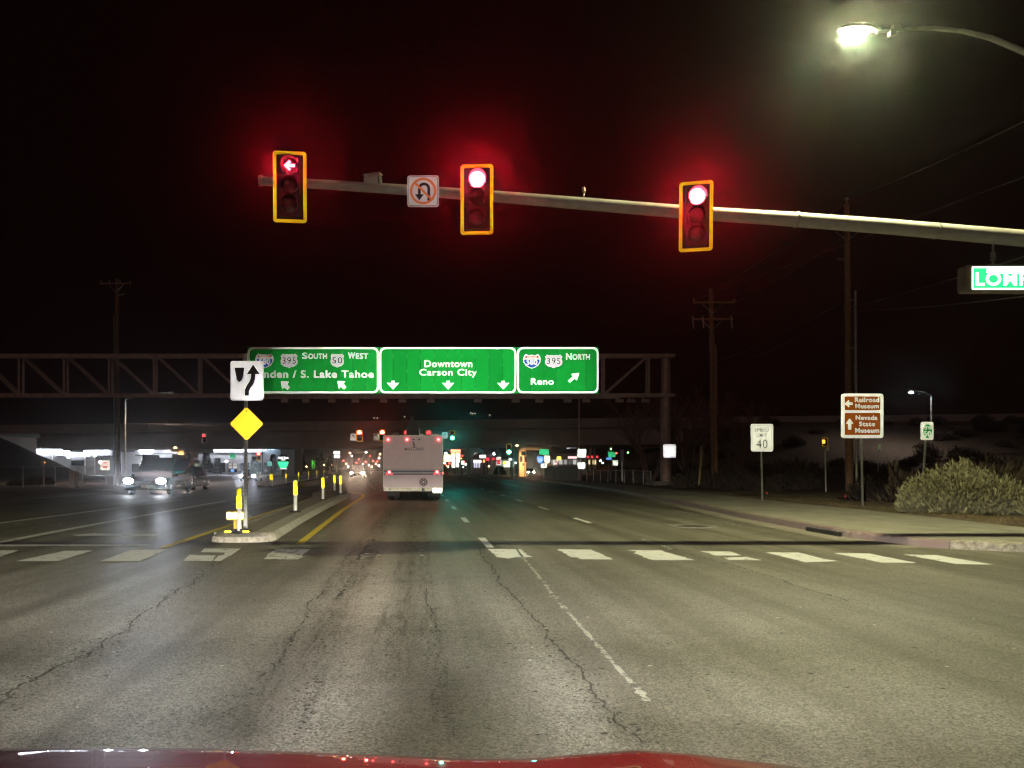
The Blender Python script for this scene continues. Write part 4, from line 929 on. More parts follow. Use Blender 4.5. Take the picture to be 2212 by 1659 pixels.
# ================================================================== cars
def squash(mb, zc, f=.6):
    mb.v = [(x, y, zc + (z - zc) * f) for x, y, z in mb.v]; return mb
def make_car(loc, label, group, col='car_dark', suv=False, width=1.8, length=4.6, lens=None, height=1.45, tail=False, name='car', cat='car', rgb=(.03, .03, .035), power=2000, lr=.17):
    t = thing(name, loc, label, cat, group); loc = Vector(loc); hw = width / 2; m = mat(col, rgb, .25, .2, coat=.8)
    zh = .95 if suv else .78; zr = height; b0 = .32
    def sec(y, zl, zu, w, tw=None):
        tw = tw or w * .96
        return [(-w, y, zl), (-w * 1.0, y, (zl + zu) * .55), (-tw, y, zu), (tw, y, zu), (w * 1.0, y, (zl + zu) * .55), (w, y, zl)]
    def loft(secs):
        mb = MB(); vs = [tuple(Vector(p) + loc) for s in secs for p in s]; n = len(secs[0])
        fs = [(i * n + k, i * n + (k + 1) % n, (i + 1) * n + (k + 1) % n, (i + 1) * n + k) for i in range(len(secs) - 1) for k in range(n)]
        return mb.add(vs, fs + [tuple(range(n)), tuple((len(secs) - 1) * n + k for k in range(n))])
    L_ = length
    put('body', loft([sec(0, b0, zh * .62, hw * .86), sec(.12, b0 * .8, zh * .86, hw * .95), sec(.5, b0 * .75, zh * .93, hw), sec(L_ * .27, b0 * .75, zh, hw), sec(L_ * .8, b0 * .75, zh * 1.05, hw), sec(L_ * .95, b0 * .8, zh * (1.05 if suv else .95), hw * .96), sec(L_, b0, zh * .85, hw * .9)]), m, t, smooth=True)
    ra = L_ * .38; rb_ = L_ * (.9 if suv else .7); re = L_ * (.97 if suv else .88)
    put('cabin_glass', loft([sec(L_ * .25, zh * .97, zh * 1.0, hw * .88), sec(ra, zh * .97, zr - .05, hw * .86, hw * .72), sec(rb_, zh * .97, zr - .05, hw * .86, hw * .72), sec(re, zh * .97, zh * 1.04, hw * .86)]), GLASS, t, smooth=True)
    put('roof', loft([sec(ra - .05, zr - .06, zr - .02, hw * .74), sec((ra + rb_) / 2, zr - .06, zr, hw * .74), sec(rb_ + .05, zr - .06, zr - .02, hw * .74)]), m, t, smooth=True)
    for s in (-1, 1):
        hx = s * hw * .76; hz = zh * .78
        h_ = put('headlight', squash(MB().lathe(loc + Vector((hx, .02, hz)), [(lr + .05, .06), (lr + .05, -.01), (lr + .02, -.02), (.01, -.02)], 14), hz), CHROME, t)
        put('lens', squash(MB().lathe(loc + Vector((hx, -.03, hz)), [(lr, .0), (lr * .7, -.02), (.01, -.03)], 16), hz), lens or L_HEAD, h_)
        L0 = loc + Vector((hx, -.1, hz)); lamp('headlight_beam', 'SPOT', L0, power, (.80, .88, 1) if (lens is None) else (1, .72, .5), t, aim=L0 + Vector((-loc.x / loc.y * .98, -1, .012)), cone=7.5, blend=1., radius=.06)
        for yw in (L_ * .18, L_ * .8):
            wl = put('wheel', MB().lathe(loc + Vector((s * (hw - .1), yw, .33)), [(.18, -.1), (.33, -.09), (.33, .09), (.18, .1)], 18, 'X'), RUBBER, t)
            put('rim', MB().lathe(loc + Vector((s * (hw - .1), yw, .33)), [(.18, -.11), (.18, .11), (.04, .06)], 12, 'X'), GALV, wl)
        put('mirror', MB().box(loc + Vector((s * (hw + .08), L_ * .3, zh * 1.08)), (.18, .1, .13)), m, t)
    put('grille', MB().box(loc + Vector((0, -.005, zh * .66)), (width * .46, .05, zh * .2)), DARK, t)
    put('licence_plate', MB().box(loc + Vector((0, -.02, .45)), (.32, .03, .16)), WHITE, t)
    return t
GC = 'oncoming cars with headlights on'
make_car(((312.5 - CU) / F * 40, 40, 0), 'dark pickup-sized SUV with glaring white headlights at the left', GC, suv=True, width=2.25, length=5.2, height=2.02, col='suv_dark', lr=.24, power=2300, rgb=(.012, .012, .014))
make_car(((378 - CU) / F * 47.5, 47.5, 0), 'dark car with a warm headlight partly hidden behind the SUV', GC, width=1.95, height=1.6, lens=L_HEADW, power=900, col='car_teal', rgb=(.02, .04, .045))
make_car(((534.5 - CU) / F * 84, 84, 0), 'car with bluish headlights seen beyond the median sign post', GC, width=1.85, col='car_b')
make_car(((771 - CU) / F * 117, 117, 0), 'far car with headlights approaching left of the motorhome', GC, suv=True, width=2.2, height=2.0, lens=L_HEADW, col='car_c', power=4000)
make_car(((1147 - CU) / F * 172, 172, 0), 'farthest car with headlights just right of the orange lit pier', GC, width=1.75, lens=L_HEADW, col='car_d')

# ================================================================== roadside signs on the right
def postsign(name, loc_top, zc, base, label, group=None, lean=0., r=.03):
    t = thing(name, base, label, 'sign', group); put('post', MB().box(((base[0] + loc_top[0]) / 2, base[1] + .04, (base[2] + loc_top[1]) / 2), (.055, .05, loc_top[1] - base[2]), ) if not lean else MB().bar((base[0], base[1] + .04, base[2]), (loc_top[0], base[1] + .04, loc_top[1]), .05), GALV, t)
    return t
Y = 30.; cx, cz, w, h = pixrect(1622, 916, 1670, 975, Y); bz = ZR(cx, Y)
t = postsign('speed_limit_sign', (cx - .02, cz), cz, (cx + .03, Y, bz), 'white speed limit 40 sign beside the utility pole', lean=1)
put('panel', MB().prism(rrect(cx, cz, w, h, .07), Y, Y + .006), R_WHITE, t)
put('border_line', MB().ring(rrect(cx, cz, w * .88, h * .9, .05), rrect(cx, cz, w * .85, h * .875, .045), Y - .004, Y), INK, t)
IG = mat('sign_ink_worn', (.16, .2, .22), .6)
text_px('lettering', 'SPEED', 1629, 1661, 923.5, 933, Y - .008, IG, t, bold=.02); text_px('lettering', 'LIMIT', 1633, 1657, 936, 944, Y - .008, IG, t, bold=.02); text_px('number', '40', 1634, 1658, 949, 969, Y - .008, INK, t, bold=0.)
Y = 25.5; cx, cz, w, h = pixrect(1817, 850.5, 1908, 946, Y); bz = ZR(cx, Y)
t = postsign('museum_sign', (cx - .03, cz), cz, (W(1865, CV, Y).x, Y, bz), 'brown sign for Railroad Museum and Nevada State Museum on a steel post', lean=1)
put('panel', MB().prism(rrect(cx, cz, w, h, .09), Y, Y + .008), R_WHITE, t)
up = pixrect(1824, 856, 1902, 886.5, Y); lo = pixrect(1824, 891.5, 1902, 940, Y)
for q in (up, lo): put('brown_field', MB().prism(rrect(*q, .04), Y - .006, Y - .001), R_BRN, t)
for s_, u0, u1, v0, v1 in (('Railroad', 1847, 1899, 858.5, 868.5), ('Museum', 1848, 1898, 872.5, 882), ('Nevada', 1848.5, 1895, 897.5, 907), ('State', 1856, 1890, 911, 920.5), ('Museum', 1847.5, 1899, 925, 934.5)):
    text_px('lettering', s_, u0, u1, v0, v1, Y - .012, R_WHITE, t, bold=.008)
a = W(1833, 872, Y); put('arrow', MB().prism(arrow(a.x, a.z, math.pi, .26, .07, .24, .14), Y - .012, Y - .007), R_WHITE, t)
a = W(1835, 916, Y); put('arrow', MB().prism(arrow(a.x, a.z, math.pi / 2, .36, .095, .25, .17), Y - .012, Y - .007), R_WHITE, t)
Y = 27.; cx, cz, w, h = pixrect(1989, 911.5, 2016, 950, Y)
t = postsign('bike_route_sign', (cx, cz), cz, (W(1992, CV, Y).x, Y, ZR(19, Y)), 'small white and green bike route 50 sign on a leaning post behind the bush', lean=1)
put('panel', MB().prism(rrect(cx, cz, w, h, .05), Y, Y + .006), R_WHITE, t)
ov = [(cx + .02 + w * .36 * math.cos(2 * math.pi * k / 24), cz - .01 + h * .40 * math.sin(2 * math.pi * k / 24)) for k in range(24)]
put('green_oval', MB().prism(ov, Y - .005, Y - .001), retro('bike_green', (.01, .33, .09), 2.2 * G1, var=.05), t)
for dx in (-.075, .075): put('bicycle_wheel', MB().ring(disc(cx + .02 + dx, cz + .1, .05, 14), disc(cx + .02 + dx, cz + .1, .036, 14), Y - .01, Y - .006), R_WHITE, t)
put('bicycle_frame', MB().prism(ribbon([(cx - .05, cz + .1), (cx - .01, cz + .16), (cx + .05, cz + .155), (cx + .095, cz + .1)], .018), Y - .011, Y - .0065), R_WHITE, t)
text_px('number', '50', 1996, 2011, 931, 943, Y - .01, R_WHITE, t, bold=.01)
Y = GY - .2; cx, cz, w, h = pixrect(1433.5, 960.5, 1460, 988, Y)
t = thing('square_sign', (cx, Y, cz - h / 2), 'small square white sign strapped to the gantry post', 'sign')
put('panel', MB().prism(rrect(cx, cz, w, h, .06), Y, Y + .02), retro('sheeting_white_far', (.93, .95, 1), 10 * G1, base=(.4, .4, .4), var=.05), t)
for u, v in ((1442, 969), (1452, 967), (1443, 974), (1443, 980), (1451, 980)):
    a = W(u, v, Y); put('mark', MB().box((a.x, Y - .004, a.z), (.09, .006, .05)), INK, t)
put('strap', MB().box((cx - .1, Y + .06, cz), (.5, .04, .06)), GALV, t)

# ================================================================== utility poles, lamp poles, wires
def wood_pole(u, vtop, Y, label, r=.19, arms=(), zb=None, tilt=0.):
    x = W(u, CV, Y).x; z0 = zb if zb is not None else 0.; zt = W(u, vtop, Y).z
    t = thing('utility_pole', (x, Y, z0), label, 'utility pole', 'wooden utility poles')
    put('shaft', MB().tube([(x + tilt, Y, z0 - .1), (x + tilt * .5, Y, (z0 + zt) / 2), (x, Y, zt)], [r * 1.15, r, r * .72], 12), WOOD, t, smooth=True)
    for v, u0, u1, ins in arms:
        z = W(u, v, Y).z; xa, xb = W(u0, CV, Y).x, W(u1, CV, Y).x
        ar = put('crossarm', MB().box(((xa + xb) / 2, Y - r - .04, z), (xb - xa, .1, .13)), WOOD, t)
        put('brace', MB().bar((x, Y - r - .04, z - .7), (x + (xb - x) * .55, Y - r - .04, z), .04), GALV, t); put('brace', MB().bar((x, Y - r - .04, z - .7), (x + (xa - x) * .55, Y - r - .04, z), .04), GALV, t)
        for ui in ins: xi = W(ui, CV, Y).x; put('insulator', MB().lathe((xi, Y - r - .04, z + .06), [(.03, 0), (.06, .06), (.03, .1), (.055, .14), (.03, .2)], 10, 'Z'), mat('porcelain', (.35, .33, .32), .4), ar)
    return t
t = wood_pole(253.5, 603, 60, 'far wooden pole with one crossarm left of the overpass', .2, [(614, 219, 286, (222, 240, 262, 283))])
put('conduit', MB().tube([(W(249.5, CV, 60).x, 59.7, 0), (W(249.5, CV, 60).x, 59.7, W(0, 680, 60).z)], .05, 8), GALV, t)
put('side_bracket', MB().bar((W(256, CV, 60).x, 59.8, W(0, 640, 60).z), (W(271, CV, 60).x, 59.8, W(0, 636, 60).z), .05), GALV, t)
zr = ZR(W(1544, CV, 48).x, 48)
t = wood_pole(1535, 624, 48, 'wooden pole with two crossarms right of the gantry post', .19, [(655, 1494, 1585, (1496, 1583)), (691, 1492, 1580, ())], zr, tilt=.28)
for u in (1496, 1518, 1579): p = W(u, 691, 47.7); put('cutout_fuse', MB().tube([p + Vector((0, 0, .25)), p + Vector((.03, -.1, -.55))], .04, 6), mat('porcelain', (.35, .33, .32), .4), t)
put('stub_pole', MB().tube([W(1547, 1055, 47.6), W(1545, 745, 47.6)], [.12, .11], 10), WOOD, t, smooth=True)
zr = ZR(W(1836, CV, 39).x, 39)
t = wood_pole(1829, 440, 39, 'tall wooden pole behind the brown museum sign', .175, [], zr, tilt=.15)
p = W(1829, 440, 39); put('top_insulator', MB().tube([p, p + Vector((0, 0, .22))], .03, 8).lathe(p + Vector((0, 0, .2)), [(.1, 0), (.1, .04), (.04, .12)], 10, 'Z'), mat('porcelain', (.35, .33, .32), .4), t)
for s, v in ((-1, 512), (1, 512)): put('brace', MB().bar(W(1830, 520, 38.8), W(1830 + s * 26, 500, 38.8), .035), GALV, t)
put('arm_bracket', MB().box(W(1816, 560, 38.8), (.35, .08, .06)), GALV, t)
t = thing('conduit_pole', (W(1850, CV, 38).x, 38, ZR(22, 38)), 'thin grey metal pole right beside the tall wooden pole', 'pole')
put('shaft', MB().tube([W(1851, 1050, 38), W(1847.5, 628, 38)], [.075, .07], 10), GALV, t, smooth=True)
for v in (648, 752): put('standoff', MB().bar(W(1834, v, 38), W(1849, v, 38), .05), GALV, t)
def wire(name, a, b, sag, label, r=.014, group='overhead wires'):
    a, b = Vector(a), Vector(b); P = [a.lerp(b, k / 12) + Vector((0, 0, -sag * 4 * (k / 12) * (1 - k / 12))) for k in range(13)]
    return tag(put('overhead_wire', MB().tube(P, r, 5), WIRE, smooth=True), label, 'wire', group)
wire('w', W(1829, 434, 39), W(2330, 205, 16), .1, 'wire running up and right from the tall wooden pole top')
wire('w', W(1900, 487, 39), W(2330, 338, 18), .1, 'wire emerging from behind the mast arm toward upper right')
wire('w', W(1545, 782, 47.8), W(1822, 650, 39), .25, 'lowest wire between the two right wooden poles', .02)
wire('w', W(1548, 802, 47.8), W(1826, 668, 39), .3, 'second lowest wire between the two right wooden poles')
wire('w', W(1583, 655, 47.8), W(1815, 520, 39), .2, 'wire from the upper crossarm to the tall wooden pole')
wire('w', W(1832, 665, 39), W(2330, 515, 20), .1, 'wire rising right from the tall pole behind the street name sign', .018)
wire('w', W(1832, 672, 39), W(2330, 625, 20), .12, 'lower wire leaving the tall pole toward the street name sign')
wire('w', W(1496, 650, 47.8), W(1535, 560, 47.8) + Vector((20, -20, 4)), .2, 'wire from the upper crossarm up behind the mast arm')
wire('w', W(1535, 628, 48), W(1825, 440, 39), .15, 'wire joining the tops of the two right wooden poles')

def lamp_pole(name, ub, vb, Y, uarm, vlamp, label, m, power, color, group, armside=1, zb=0.):
    x = W(ub, CV, Y).x; hx = W(uarm, CV, Y).x; zl = W(0, vlamp, Y).z
    t = thing(name, (x, Y, zb), label, 'street lamp', group)
    put('pole', MB().tube([(x, Y, zb - .1), (x, Y, zl - .6)], [.11, .07], 10), GALV, t, smooth=True)
    put('arm', MB().tube([(x, Y, zl - .6), (x + (hx - x) * .35, Y, zl - .1), (x + (hx - x) * .8, Y, zl + .08), (hx, Y, zl + .08)], .045, 8), GALV, t, smooth=True)
    hd = put('lamp_head', MB().lathe((hx, Y, zl + .02), [(.05, -.34), (.16, -.2), (.18, .1), (.06, .34)], 10, 'X'), GALV, t)
    put('lens', MB().lathe((hx, Y, zl - .17), [(.02, -.08), (.12, -.05), (.17, .05)], 12, 'Z'), m, hd)
    if power: lamp('street_lamp_light', 'SPOT', (hx, Y, zl - .35), power, color, t, aim=(hx, Y, 0), cone=165, blend=.5, radius=.15)
    return t
L_FLED = glow('freeway_led', (.85, .93, 1), 700)
lamp_pole('street_lamp', 270.5, 1045, 75, 369, 850, 'cool white street lamp on a bracket arm seen below the gantry truss', L_FLED, 3800, (1, .72, .52), 'lit street lamps', zb=ZL(-29, 75))
lamp_pole('street_lamp', 2012, 1000, 95, 1968, 845, 'white street lamp on a curved arm above the bike route sign', L_FLED, 700, (1, .76, .58), 'lit street lamps', zb=ZR(64, 95))
t = thing('light_pole', (W(1251, CV, 80).x, 80, 0), 'thin tall pole right of the orange lit pier holding white signs', 'pole')
x_ = W(1251, CV, 80).x
put('shaft', MB().tube([(x_, 80, 0), (x_, 80, W(0, 858, 80).z)], [.11, .08], 10), RUST, t, smooth=True)
# span wire with far signals
wire('w', (x_, 80, W(0, 918, 80).z), W(270.5, 914, 75), .35, 'dark span wire carrying the far traffic lights', .02)
GF = 'far traffic lights before the overpass'
FY = 79.
def far_signal(u0, v0, u1, v1, Y, label, lit, emis, border=R_FARY, hang=None):
    t = sighead('traffic_light', u0, v0, u1, v1, Y, label, GF, lit=lit, emis=emis, border=border, parts=False, beam=(1000 if emis is L_GRN else 420 if emis is L_RED2 else 0), bcol=((.02, 1, .82) if emis is L_GRN else (1, .05, .04)), bcone=16)
    cx, cz, w, h = pixrect(u0, v0, u1, v1, Y)
    if hang: put('hanger', MB().bar((cx, Y + .1, cz + h / 2), (cx, Y + .1, W(0, hang, Y).z), .05), DARK, t)
    return t
far_signal(769.5, 929, 784, 953.5, FY, 'far red traffic light left of the motorhome, beside a left-turn sign', 0, L_RED2, hang=921)
far_signal(819, 928.5, 833, 953, FY, 'far red traffic light at the motorhome roof corner', 0, L_RED2, hang=921)
far_signal(871, 929.5, 885, 953.5, FY, 'far red traffic light peeking over the motorhome roof on the left', 0, L_TAILD, hang=921)
far_signal(918.5, 929.5, 933, 953.5, FY, 'far traffic light border peeking over the motorhome roof on the right', 0, L_TAILD, hang=921)
far_signal(971.5, 929.5, 982.5, 951, FY, 'far green traffic light just right of the motorhome roof', 2, L_GRN, hang=921)
far_signal(554.5, 976.5, 563.5, 994.5, 96, 'far red traffic light right of the median sign post under the overpass', 0, L_RED2)
far_signal(1093.4, 958.5, 1105, 981.5, 92, 'far green traffic light left of the orange lit pier', 2, L_GRN)
far_signal(436.5, 936.5, 446, 956.5, 76, 'dim red traffic light seen edge on above the left piers', 0, L_TAILD, border=WHITE, hang=915)
for u, vb, v, Y in ((566, 1033, 970, 96), (1107, 1032, 955, 92)):
    a = W(u, CV, Y); t = thing('signal_pole', (a.x, Y, 0), 'slim signal pole under the overpass %s' % ('beside the far red light' if u < 800 else 'beside the far green light'), 'pole')
    put('shaft', MB().tube([(a.x, Y + .3, 0), (a.x, Y + .3, W(0, v, Y).z)], .07, 8), DARK, t)
def plate(name, u0, v0, u1, v1, Y, m, label, cat='sign', group=None, post=None, r=.04, extra=None):
    cx, cz, w, h = pixrect(u0, v0, u1, v1, Y); t = thing(name, (cx, Y, 0 if post else cz - h / 2), label, cat, group)
    put('panel', MB().prism(rrect(cx, cz, w, h, r), Y, Y + .02), m, t)
    if post: put('post', MB().bar((cx, Y + .05, 0), (cx, Y + .05, cz), .07), GALV, t)
    if extra: extra(t, cx, cz, w, h, Y)
    return t
def turn_left(t, cx, cz, w, h, Y):
    put('arrow', MB().prism(ribbon([(cx + w * .2, cz - h * .2), (cx + w * .18, cz + h * .12), (cx - w * .02, cz + h * .22)], w * .12) , Y - .03, Y - .01).prism([(cx + w * .02, cz + h * .38), (cx + w * .02, cz + h * .04), (cx - w * .3, cz + h * .24)], Y - .029, Y - .011), INK, t)
    put('lettering', text_mb('ONLY', cx - w * .3, cx + w * .3, cz - h * .42, cz - h * .3, Y - .015), INK, t, fix=False)
SGW = retro('far_sign_aged', (1, .95, .93), 2.4 * G1, base=(.55, .53, .52), var=.05)
plate('turn_sign', 757, 937, 769, 951, FY, SGW, 'white left-turn-only sign left of the far red traffic light', extra=turn_left)
plate('turn_sign', 807, 936.5, 818.5, 951, FY, SGW, 'white left-turn-only sign near the motorhome roof corner', extra=turn_left)
plate('turn_sign', 850.5, 935, 861, 949, FY, SGW, 'white lane sign mostly hidden behind the motorhome roof')
def up_arrow(t, cx, cz, w, h, Y): put('arrow', MB().prism(arrow(cx, cz, math.pi / 2, h * .7, w * .12, w * .45, h * .25), Y - .03, Y - .01), INK, t)
plate('lane_sign', 956, 934, 966.5, 947, FY, SGW, 'white straight-ahead sign left of the far green traffic light', extra=up_arrow)

# ================================================================== far signs under the overpass
def dne(t, cx, cz, w, h, Y):
    put('red_disc', MB().prism(disc(cx, cz, w * .42, 20), Y - .03, Y - .005), R_FARR, t)
    put('white_bar', MB().box((cx, Y - .04, cz), (w * .62, .015, w * .13)), R_FARW, t)
    put('lettering', text_mb('DO NOT', cx - w * .25, cx + w * .25, cz + w * .13, cz + w * .24, Y - .045), R_FARW, t, fix=False)
    put('lettering', text_mb('ENTER', cx - w * .23, cx + w * .23, cz - w * .24, cz - w * .13, Y - .045), R_FARW, t, fix=False)
GE = 'do-not-enter signs'
plate('do_not_enter_sign', 218, 995, 235.5, 1015, 88, R_FARW, 'do-not-enter sign left of the far wooden pole', group=GE, post=1, extra=dne)
plate('do_not_enter_sign', 369, 993, 382.5, 1011, 100, R_FARW, 'do-not-enter sign beside the left orange pier', group=GE, post=1, extra=dne)
plate('do_not_enter_sign', 1195.5, 993.5, 1206, 1007.5, 118, R_FARW, 'do-not-enter sign right of the route shield assembly', group=GE, post=1, extra=dne)
def wrongway(t, cx, cz, w, h, Y):
    put('red_field', MB().box((cx, Y - .015, cz - h * .13), (w * .86, .02, h * .62)), R_FARR, t)
    put('lettering', text_mb('WRONG WAY', cx - w * .4, cx + w * .4, cz + h * .25, cz + h * .42, Y - .03), INK, t, fix=False)
    put('lettering', text_mb('STOP', cx - w * .3, cx + w * .3, cz - h * .2, cz - h * .05, Y - .03), R_FARW, t, fix=False)
plate('red_plate_sign', 1072.5, 987.5, 1082, 1004, 118, R_FARW, 'tall white and red sign left of the orange lit pier', post=1, extra=wrongway)
# route shield assembly
Y = 100.; x_ = W(1174.5, CV, Y).x
t = thing('route_assembly', (x_, Y, 0), 'green plate over two route shields and an arrow plate on one post', 'sign')
put('post', MB().box((x_, Y + .08, 2.1), (.12, .08, 4.2)), GALV, t)
q = pixrect(1165, 970.5, 1185, 982.5, Y); put('green_plate', MB().prism(rrect(*q, .06), Y, Y + .03), R_FARG, t)
put('plate_legend', MB().ring(rrect(q[0], q[1], q[2] * .85, q[3] * .75, .03), rrect(q[0], q[1], q[2] * .78, q[3] * .62, .03), Y - .02, Y - .005).box((q[0], Y - .012, q[1]), (q[2] * .6, .01, .05)), INK, t)
q = pixrect(1160, 985, 1173, 1001, Y); sh_ = put('interstate_shield', MB().prism(shield_i(*q), Y, Y + .03), R_FARB, t)
put('number', text_mb('580', q[0] - q[2] * .3, q[0] + q[2] * .3, q[1] - q[3] * .2, q[1] + q[3] * .15, Y - .02), R_FARW, sh_, fix=False)
q = pixrect(1175.5, 984, 1188, 1001, Y); sh_ = put('us_shield', MB().prism(shield_us(*q), Y, Y + .03), R_FARW, t)
put('number', text_mb('395', q[0] - q[2] * .32, q[0] + q[2] * .32, q[1] - q[3] * .15, q[1] + q[3] * .15, Y - .02), INK, sh_, fix=False)
q = pixrect(1169, 1002, 1181, 1010, Y); ap_ = put('arrow_plate', MB().prism(rrect(*q, .05), Y, Y + .03), R_FARW, t)
put('arrow', MB().prism(arrow(q[0], q[1], R(45), .5, .12, .3, .2), Y - .02, Y - .005), INK, ap_)
# left assembly
Y = 104.; x_ = W(502.5, CV, Y).x
t = thing('route_assembly', (x_, Y, 0), 'green plate and route shields left of the median sign post', 'sign')
put('post', MB().box((x_, Y + .08, 1.7), (.1, .08, 3.4)), GALV, t)
q = pixrect(496, 980.7, 509, 989.7, Y); put('green_plate', MB().prism(rrect(*q, .06), Y, Y + .03), R_FARG, t)
for a, b, c, d, m, nm in ((494.2, 1001, 501, 1005.2, SGW, 'direction_plate'), (504, 1001, 511, 1005.2, SGW, 'direction_plate'), (494.2, 1006, 501, 1012.5, SGW, 'route_shield'), (502.5, 1006, 512, 1012.5, SGW, 'route_shield'), (498.5, 1013.5, 505.5, 1019, R_FARB, 'arrow_plate')):
    q = pixrect(a, b, c, d, Y); put(nm, MB().prism(rrect(*q, .05) if nm != 'route_shield' else shield_us(*q), Y, Y + .03), m, t)
plate('one_way_sign', 418, 988.5, 430.5, 992.8, 112, SGW, 'white one-way arrow plate beside the second left pier', post=1)
plate('blank_sign', 420, 994.5, 431, 1007.5, 110, DARK, 'dark back of a square sign beside the left piers', post=1)
plate('teal_sign', 578, 997.5, 586.5, 1006.5, 106, retro('teal_sheeting', (.3, .9, .8), 5 * G1), 'small teal sign right of the median sign post', post=1)
Y = 104.; x_ = W(1133, CV, Y).x
t = thing('sign_backs_post', (x_, Y, 0), 'dark backs of several signs on one post before the orange pier', 'sign')
put('post', MB().bar((x_, Y, 0), (x_, Y, W(0, 972, Y).z), .08), DARK, t)
for a, b, c, d in ((1126.5, 975, 1136, 984), (1123.5, 985.5, 1129, 998), (1132.5, 985.5, 1138, 998), (1128.5, 1000.5, 1133.5, 1006)):
    q = pixrect(a, b, c, d, Y); put('plate', MB().prism(rrect(*q, .03), Y + .05, Y + .08), DARK, t)
def notice(t, cx, cz, w, h, Y):
    for k, f_ in ((.25, .6), (.0, .35), (-.27, .6)): put('legend_line', MB().box((cx, Y - .012, cz + k * h), (w * f_, .01, h * (.13 if k == 0 else .07))), INK, t)
plate('lane_notice_sign', 1248.5, 970.5, 1266, 988, 79.7, R_FARW, 'square pale sign on the thin pole right of the route shields', extra=notice)
def split_plate(t, cx, cz, w, h, Y): put('divider', MB().box((cx + w * .05, Y - .012, cz), (w * .1, .01, h * .7)), INK, t)
plate('bright_square_sign', 1248.5, 999.5, 1264, 1012, 79.7, R_FARW, 'lower glaring white sign on the same thin pole', extra=split_plate)
plate('green_guide_sign', 1314, 976, 1330, 987.5, 118, R_FARG, 'small green guide sign left of the bare tree', post=1)
plate('shield_sign', 1323.5, 995, 1334.5, 1005, 116, R_FARW, 'small white route shield below the far green guide sign', post=1)
plate('blue_sign', 1310, 988.5, 1321, 993, 117, R_FARB, 'small blue plate by the far green guide sign', post=1)

# ================================================================== shops and lights beyond the overpass
WALLC = mat('shop_wall', (.42, .41, .42), .85, var=.12, scale=.6); WALLD = mat('shop_band', (.05, .05, .06), .7)
LEDW = glow('shop_cornice_light', (.82, .88, 1), 40)
def uvbox(u0, v0, u1, v1, Y, dep): 
    cx, cz, w, h = pixrect(u0, v0, u1, v1, Y); return MB().box((cx, Y + dep / 2, cz), (w, dep, h))
Y = 165.; t = thing('casino_building', (W(250, CV, Y).x, Y, 0), 'long pale stepped-parapet building with white light strips at the left', 'building')
gz = CV + H / Y * F
for k, (u0, u1, vt) in enumerate(((60, 149, 975), (149, 182, 979), (182, 252, 973), (252, 300, 966), (300, 330, 971), (330, 386, 966))):
    put('wall', uvbox(u0 + .05, vt, u1 - .05, gz, Y + (k % 2) * .15, 12), WALLC, t)
for u0, u1, v in ((60, 133, 972.5), (133, 149, 976), (149, 182, 979.5), (182, 233, 974.5), (300, 330, 972.5), (355, 371, 968), (371, 383, 972.5)):
    put('light_strip', uvbox(u0, v - 1.6, u1, v + 1.6, Y - .6, .3), LEDW, t)
for u0, u1, v in ((122, 139, 986), (139, 195.5, 989), (195.5, 243, 985), (243.5, 246, 979), (259, 291, 974.5), (291.5, 329, 984), (329, 384, 980)):
    put('dark_band', uvbox(u0, v - 1.2, u1, v + 1.2, Y - .25, .2), WALLD, t)
for u0, u1, v0, v1 in ((154, 182, 995, 1005.5), (252, 262, 1000, 1018), (285, 300, 1002, 1020), (330, 345, 1000, 1020)): put('window', uvbox(u0, v0, u1, v1, Y - .22, .15), GLASS, t)
for u in (112, 183, 204, 262): put('pilaster', uvbox(u - .8, 974, u + .8, 1024, Y - .3, .25), WHITE, t)
for u, v in ((217.5, 998.5), (313, 997.5), (354.5, 995.5), (205, 984), (148.5, 987.5)):
    c = W(u, v, Y - 1.5); f_ = put('flood_light', MB().box(c, (.5, .4, .4)), DARK, t); put('lens', MB().lathe(c + Vector((0, -.2, 0)), [(.36 if 300 < u < 360 else .2, 0), (.1, -.1)], 10), L_LEDW, f_)
for u in (313, 354.5): put('lamp_stem', MB().bar(W(u, 998, Y - 1.5), (W(u, CV, Y - 1.5).x, Y - 1.5, 0), .12), DARK, t)
Y = 168.; t = thing('strip_mall', (W(570, CV, Y).x, Y, 0), 'grey shop building with one long white light strip behind the median sign', 'building')
put('wall', uvbox(424, 963, 606, gz, Y, 14), WALLC, t); put('light_strip', uvbox(427, 964, 566, 970, Y - .8, .3), LEDW, t); put('dark_band', uvbox(428, 977, 572, 979, Y - .2, .15), WALLD, t)
put('side_wall', uvbox(606.5, 966, 636, gz, Y + .4, 12), mat('shop_wall_dim', (.33, .30, .28), .85, var=.15, scale=.6), t)
for k in range(6): put('window', uvbox(440 + k * 26, 1000, 460 + k * 26, 1020, Y - .15, .1), GLASS, t)
for k, u in enumerate((574, 580, 586, 590, 594)):
    put('blue_sign_light', uvbox(u - 1.6, 967.5 - (k > 3) * 3, u + 1.6, 971 - (k > 3) * 3, Y - .9, .3), glow('blue_white_sign', (.45, .75, 1), 9), t)
